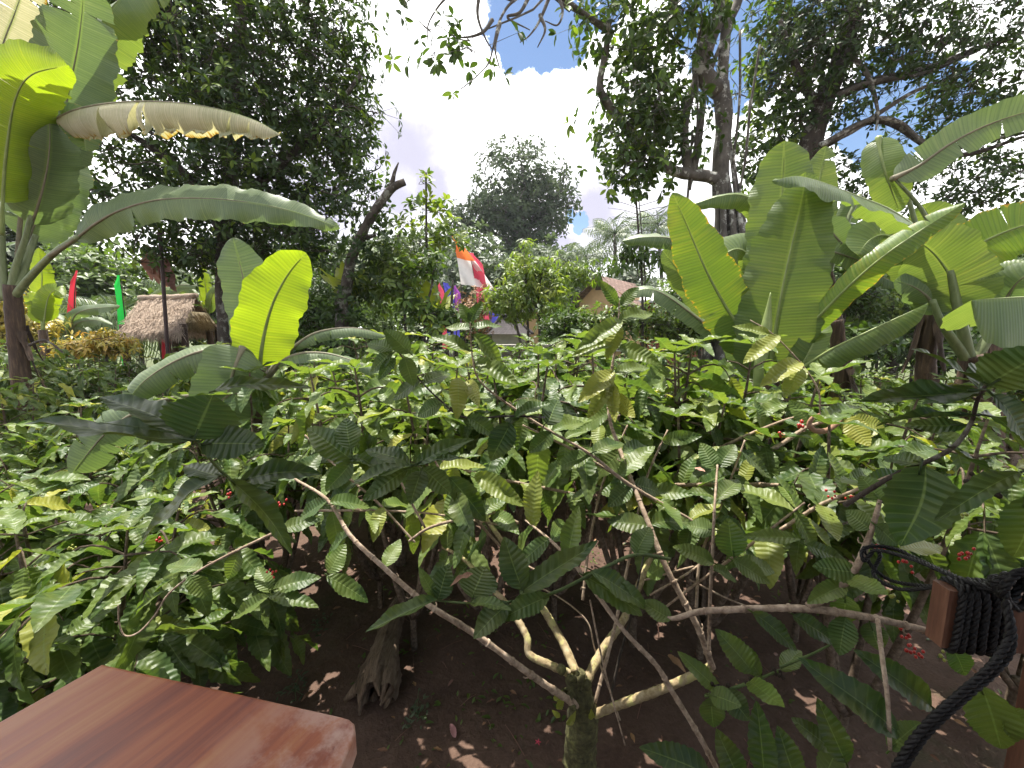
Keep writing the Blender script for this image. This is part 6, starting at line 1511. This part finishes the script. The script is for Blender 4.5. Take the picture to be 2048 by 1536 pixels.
# ------------------------------------------------------------------ things in and on the garden soil
def log():
    g2 = np.random.default_rng(12)
    a = G(800, 1200, .12); b = G(752, 1390, .10)
    root = thing('dead_log', 'weathered split stump of wood lying on the dark soil beside the table', 'log', (a + b) / 2)
    mb = MB()
    n, s = 46, 18
    c = spline([a + [0, .05, -.03], a * .75 + b * .25 + [.0, 0, .03], (a + b) / 2 + [-.01, 0, .02], a * .25 + b * .75 + [0, 0, .03], b], n)
    rad = np.interp(np.linspace(0, 1, n), [0, .3, .6, .85, 1], [.05, .062, .07, .105, .10])
    T, N, B = frames(c)
    an = np.linspace(0, 6.2832, s + 1)
    fl = 1 + .14 * np.sin(an * 5)[None] * np.linspace(.5, 1.3, n)[:, None] + .08 * np.sin(an * 9 + 1)[None] + .04 * g2.standard_normal((n, s + 1))
    fl[:, -1] = fl[:, 0]
    V = c[:, None] + (N[:, None] * np.cos(an)[None, :, None] + B[:, None] * np.sin(an)[None, :, None]) * (rad[:, None] * fl)[..., None]
    mb.add(V.reshape(-1, 3), [grid_faces(n - 1, s), np.arange(s)[None]])
    mb.build('wood', M['dry_wood'], root)
    mb = MB()
    for i in range(9):                     # splintered root end
        q = c[-3] + (N[-1] * math.cos(i * .7) + B[-1] * math.sin(i * .7)) * .085
        e = q + T[-1] * g2.uniform(.03, .11) + np.array([g2.normal() * .03, 0, -.04])
        tube(mb, [q - T[-1] * .06, q, e], [.025, .02, .006], 6, 8, knob=.4, rng=g2)
    e = G(690, 1400, .02)
    tube(mb, [c[-8], (c[-6] + e) / 2 + [0, 0, .03], e], [.05, .04, .012], 8, 14, knob=.3, rng=g2)
    mb.build('splinter', M['dry_wood'], root)
log()

def old_stem(px, py, tx, ty, r, lab, seed):
    g2 = np.random.default_rng(seed)
    b = G(px, py, 0); t = P(tx, ty, b[1] + .05)
    root = thing('coffee_stump', lab, 'stump', b, 'old coffee stems')
    mb = MB(); tube(mb, [b - [0, 0, .1], b * .6 + t * .4 + [.02, 0, 0], t], [r * 1.25, r, r * .85], 10, 24, knob=.3, rng=g2)
    for i in range(4):
        a = i * 1.6 + g2.random(); q = b + np.array([math.cos(a), math.sin(a), 0]) * r * 3
        tube(mb, [b + [0, 0, .08], (b + q) / 2 + [0, 0, .03], q - [0, 0, .02]], [r * .6, r * .4, .006], 6, 10, knob=.3, rng=g2)
    mb.build('wood', M['bark_dark'], root)
old_stem(372, 1300, 350, 1130, .045, 'thick dark coffee stem standing at the far end of the table', 1)
old_stem(420, 1280, 412, 1110, .022, 'thin dark coffee stem right of the thick one', 2)
old_stem(512, 1150, 516, 1060, .045, 'short dark coffee stem behind the drooping twig', 3)
old_stem(735, 960, 730, 880, .05, 'dark old stem in the shade of the middle bushes', 4)

def plank_table():
    z = CAM[2] - .52
    pts = [(205, 1327), (420, 1373), (600, 1413), (680, 1431)]
    cr = [(698, 1436), (709, 1446), (711, 1462), (703, 1485)]
    rest = [(650, 1610), (560, 1800)]
    last = [(-500, 1800), (-200, 1560), (0, 1442)]
    ring = np.array([G(x, y, z) for x, y in pts + cr + rest + last])
    c = ring.mean(0)
    root = thing('wooden_table', 'varnished reddish brown plank table top with a worn rounded corner at the lower left', 'table', (c[0], c[1], 0))
    me = bpy.data.meshes.new('tabletop'); o = bpy.data.objects.new('tabletop', me); COL.objects.link(o); o.parent = root
    import bmesh
    bm = bmesh.new()
    # local x runs along the planks' width so the grain follows the short side
    gdir = nrm(ring[-1] - ring[0]); sdir = np.array([gdir[1], -gdir[0], 0])
    o.rotation_euler = (0, 0, math.atan2(gdir[1], gdir[0]) - math.pi / 2)
    ra = -o.rotation_euler[2]
    def loc(p):
        q = p - np.array([c[0], c[1], 0]); return (q[0] * math.cos(ra) - q[1] * math.sin(ra), q[0] * math.sin(ra) + q[1] * math.cos(ra), q[2])
    top = [bm.verts.new(loc(p)) for p in ring]
    bot = [bm.verts.new(loc(p - np.array([0, 0, .034]))) for p in ring]
    ft = bm.faces.new(top); bm.faces.new(bot[::-1])
    n = len(top)
    for i in range(n):
        j = (i + 1) % n
        bm.faces.new([top[j], top[i], bot[i], bot[j]])
    bmesh.ops.recalc_face_normals(bm, faces=bm.faces)
    bmesh.ops.bevel(bm, geom=[e for e in ft.edges], offset=.005, segments=3, profile=.6, affect='EDGES')
    uvl = bm.loops.layers.uv.new('UVMap')
    a0, a1 = np.array(loc(ring[0])), np.array(loc(ring[6]))
    dd = a1 - a0
    for f in bm.faces:
        f.smooth = False
        for l in f.loops:
            l[uvl].uv = (float((np.array(l.vert.co) - a0) @ dd / (dd @ dd)), 0)
    bm.to_mesh(me); bm.free(); me.materials.append(M['plank'])
    for p in ((560, 1480), (230, 1400)):
        q = G(*p, z - .04)
        mb = MB(); box(mb, (q[0], q[1] - .05, (z - .037) / 2), (.03, .03, (z - .037) / 2)); mb.build('leg', M['post'], root, False)
plank_table()

def rope_tube(mb, pts, Rr, pitch=None, step=None):
    pitch = pitch or Rr * 6
    p = np.array(pts)
    L0 = np.sum(np.linalg.norm(np.diff(spline(p, 60), axis=0), axis=1))
    n = max(20, int(L0 / (pitch / 9)))
    c = spline(p, n); T, N, B = frames(c)
    L = np.concatenate([[0], np.cumsum(np.linalg.norm(np.diff(c, axis=0), axis=1))])
    for k in range(3):
        a = L / pitch * 6.2832 + k * 2.0944
        q = c + (N * np.cos(a)[:, None] + B * np.sin(a)[:, None]) * Rr * .52
        sd = 6; an = np.linspace(0, 6.2832, sd + 1)
        Tq, Nq, Bq = frames(q)
        V = q[:, None] + (Nq[:, None] * np.cos(an)[None, :, None] + Bq[:, None] * np.sin(an)[None, :, None]) * Rr * .55
        mb.add(V.reshape(-1, 3), grid_faces(n - 1, sd))

def post_and_rope():
    YB = .74
    a = P(1893, 1182, YB); m = mpp(a)
    top = a[2]; xl = P(1900, 1182, YB)[0]; hh = 126 * m / 2
    ax = nrm(np.array([1, -.10, 0])); bx = np.array([.10, 1, 0]) / math.hypot(1, .1)
    root = thing('wooden_rail', 'reddish brown wooden rail end bound with black rope at the right edge', 'rail', (xl, YB, 0))
    mb = MB(); box(mb, np.array([xl, YB, top - hh]) + ax * .45 + bx * .018, (.45, .018, hh), math.atan2(ax[1], ax[0])); 
    mb.build('rail', M['post'], root, False)
    pc = np.array([xl, YB, 0]) + ax * .315 + bx * .07
    mb = MB(); box(mb, (pc[0], pc[1], (top - .02) / 2), (.045, .03, (top - .02) / 2), math.atan2(ax[1], ax[0])); mb.build('post', M['post'], root, False)
    r = .0068
    rope = thing('rope', 'black twisted rope wound round the rail end with loose hanging tails', 'rope', P(2000, 1240, YB))
    mb = MB()
    for i in range(6):                     # coils round the rail
        c0 = np.array([xl, YB, top - hh]) + ax * (.022 + i * .0155) + bx * .018
        t = np.linspace(0, 6.2832, 26)
        rr = np.array([c0 + ax * (.004 * math.sin(q + i) +   .0155 * q / 6.2832 - .012 * math.sin(q * .5)) + bx * math.copysign(abs(math.cos(q)) ** .45, math.cos(q)) * (.018 + r * 1.1) + np.array([0, 0, math.copysign(abs(math.sin(q)) ** .45, math.sin(q)) * (hh + r * 1.1)]) for q in t])
        rope_tube(mb, rr, r)
    mb.build('coil', M['rope'], rope)
    mb = MB()
    kc = P(2020, 1178, YB - .05)           # the knot
    for i in range(4):
        t = np.linspace(0, 6.2832, 16); ph = i * 1.1
        rr = [kc + np.array([.030 * math.cos(q), .016 * math.sin(q + ph), .020 * math.sin(q) + .008 * math.cos(q * 2 + ph) + .006 * i]) for q in t]
        rope_tube(mb, rr, r)
    mb.build('knot', M['rope'], rope)
    mb = MB()
    rope_tube(mb, [P(2015, 1180, .70), P(1930, 1160, .78), P(1850, 1125, .88), P(1790, 1098, .95), P(1745, 1093, .97), P(1724, 1102, .965), P(1728, 1122, .95), P(1740, 1110, .955), P(1755, 1100, .94), P(1830, 1120, .86), P(1920, 1158, .76), P(2030, 1186, .69)], .0046)
    rope_tube(mb, [P(2010, 1186, .70), P(1920, 1176, .80), P(1830, 1170, .88), P(1780, 1160, .94), P(1750, 1140, .96), P(1735, 1118, .975), P(1728, 1096, .98), P(1745, 1090, 1.0), P(1760, 1112, .98), P(1748, 1150, .95), P(1800, 1178, .88), P(1900, 1172, .78), P(2020, 1180, .69)], .0046)
    mb.build('lashing', M['rope'], rope)
    mb = MB()
    for dx, dy in ((0, 0), (13, 4)):
        rope_tube(mb, [P(2010, 1200, .66), P(2020 + dx * .3, 1260, .64), P(2006 + dx, 1300 + dy, .63), P(1975 + dx, 1340 + dy, .625), P(1915 + dx, 1392 + dy, .62), P(1850 + dx, 1452 + dy, .62), P(1800 + dx, 1520 + dy, .62), P(1740 + dx, 1640 + dy, .62)], .0062)
    mb.build('tail', M['rope'], rope)
post_and_rope()

root = thing('bark_curl', 'curled pinkish brown strip of dry bark caught among the right hand leaves', 'bark', P(1645, 845, 1.85))
mb = MB(); tube(mb, [P(1640, 828, 1.85), P(1626, 835, 1.84), P(1618, 850, 1.83), P(1632, 862, 1.83), P(1655, 860, 1.84), P(1672, 848, 1.86), P(1682, 838, 1.88)], [.005, .009, .012, .0125, .012, .0125, .009], 9, 40, knob=.15, rng=gh); mb.build('strip', M['worm'], root)

# leaves fallen on the soil
def fallen(px, py, size, rnd, lab, mat='dead_leaf', ang=None, group='fallen leaves', z=.03, name='fallen_leaf', cat='leaf'):
    p = G(px, py, z); a = gh.random() * 6.28 if ang is None else ang
    mb = MB(); place_leaves(mb, T_NEAR, [p], [[math.cos(a), math.sin(a), gh.uniform(-.05, .25)]], [[gh.normal() * .25, gh.normal() * .25, 1]], [size], rnd, gh)
    o = mb.build(name, M[mat]); tag(o, lab, cat, group)
fallen(912, 1475, .085, 1.0, 'pink dead leaf on the soil between the table and the forked trunk', ang=2.2)
fallen(832, 1372, .05, .8, 'small orange dead leaf right of the weathered log')
fallen(1262, 1465, .055, .75, 'orange dead leaf below the pale branch of the forked trunk')
fallen(1335, 1310, .11, .78, 'yellow brown curled leaf beside the right pale branch', z=.2)
fallen(665, 1218, .06, .55, 'pale dead leaf up the slope left of the log')
fallen(585, 1235, .08, .45, 'long brown dead leaf left of the log')
fallen(990, 1400, .05, .3, 'small brown leaf in the middle of the bare soil')
fallen(872, 1276, .06, .2, 'dull brown leaf just right of the log top')
fallen(627, 1380, .07, .45, 'pale brown leaf beside the far table edge')
fallen(1322, 1470, .06, .5, 'round tan leaf right of the orange one')
fallen(867, 1495, .05, .6, 'tan dead leaf near the worn table corner')
fallen(775, 1500, .05, .4, 'grey brown dead leaf just right of the table corner')
fallen(360, 1100, .09, .95, 'reddish dead leaf lying on the left coffee foliage', z=.75)
fallen(330, 1107, .08, .9, 'pale pink dead leaf caught in the left coffee bush', z=.75)
fallen(946, 1147, .06, .35, 'small brown dead leaf resting on a green leaf near the log', z=CAM[2] - .63)
fallen(1390, 935, .05, .9, 'reddish dead leaf caught among the coffee leaves in the middle', z=1.55)
fallen(1440, 1500, .08, .4, 'crumpled grey leaf at the foot of the leafy right branches')
fallen(60, 1480 - 60, .14, .5, 'large tan dead leaf lying behind the table at the left', z=.1)
mb = MB(); n = 900
o = np.stack([gh.uniform(-3, 3, n), gh.uniform(.9, 5, n), gh.uniform(.02, .045, n)], 1); a = gh.random(n) * 6.28
place_leaves(mb, T_LOW, o, np.stack([np.cos(a), np.sin(a), gh.normal(size=n) * .15], 1), np.stack([gh.normal(size=n) * .3, gh.normal(size=n) * .3, np.ones(n)], 1), gh.uniform(.012, .05, n), gh.beta(1.3, 2.2, n), gh)
for i in range(160):
    p = np.array([gh.uniform(-2, 2), gh.uniform(1, 4), .03]); q = p + np.array([gh.normal() * .08, gh.normal() * .08, .0])
    tube(mb, [p, (p + q) / 2 + [0, 0, .008], q], .0016, 4, 4, r=.3)
tag(mb.build('leaf_litter', M['dead_leaf']), 'scattered crumbs of dry leaf and twig on the dark soil', kind='stuff')
mb = MB(); n = 2400
o = np.stack([gh.uniform(-7, 7, n), gh.uniform(1.2, 9, n), np.full(n, .01)], 1)
cen = np.stack([gh.uniform(-6, 6, 60), gh.uniform(1.6, 8, 60)], 1); w_ = gh.integers(0, 60, n)
o[:, :2] = cen[w_] + gh.normal(size=(n, 2)) * .22; a = gh.random(n) * 6.28
place_leaves(mb, T_LOW, o, np.stack([np.cos(a), np.sin(a), gh.uniform(.2, 1.2, n)], 1), np.tile([0, 0, 1.0], (n, 1)), gh.uniform(.02, .055, n), gh.random(n) * .6, gh)
tag(mb.build('ground_weeds', M['tree_mid']), 'tiny green weeds growing in patches on the soil', kind='stuff')
for i, (px, py, lab) in enumerate(((832, 1440, 'small grey green weed right of the table corner'), (880, 1180, 'small fern like weed right behind the log'), (520, 1240, 'little weed on the soil left of the log'), (640, 1260, 'little pale weed near the log'), (590, 1490 - 110, 'small weed beside the far table edge'))):
    p = G(px, py, 0); root = thing('weed', lab, 'weed', p, 'weeds on the soil'); n = 34
    mb = MB(); a = gh.random(n) * 6.28; o = p + np.stack([gh.normal(size=n) * .035, gh.normal(size=n) * .06, gh.uniform(.01, .06, n)], 1)
    place_leaves(mb, T_LOW, o, np.stack([np.cos(a), np.sin(a), gh.uniform(0, .8, n)], 1), np.tile([0, 0, 1.0], (n, 1)), gh.uniform(.02, .045, n), gh.random(n) * .5, gh); mb.build('foliage', M['tree_far'], root)
    mb = MB()
    for k in range(6): tube(mb, [p, o[k]], .002, 4, 3)
    mb.build('stem', M['twig_green'], root)
p = G(1076, 1485, .02); mb = MB(); a = np.arange(5) * 1.257
place_leaves(mb, T_LOW, [p] * 5, np.stack([np.cos(a), np.sin(a), .4 + 0 * a], 1), [[0, 0, 1]] * 5, .018, .5, gh)
tag(mb.build('fallen_flower', M['cloth_pink']), 'tiny fallen pink flower on the soil near the forked trunk', 'flower')

# ------------------------------------------------------------------ thin humid air over the whole garden
def haze():
    mb = MB(); box(mb, (0, 0, 11.5), (310, 310, 13))
    m, nt, o = new_mat('haze_air')
    v = nt.nodes.new('ShaderNodeVolumePrincipled')
    v.inputs['Color'].default_value = (.88, .92, 1, 1); v.inputs['Density'].default_value = .00045
    nt.links.new(v.outputs[0], o.inputs['Volume'])
    tag(mb.build('haze', m, None, False), kind='stuff')
haze()
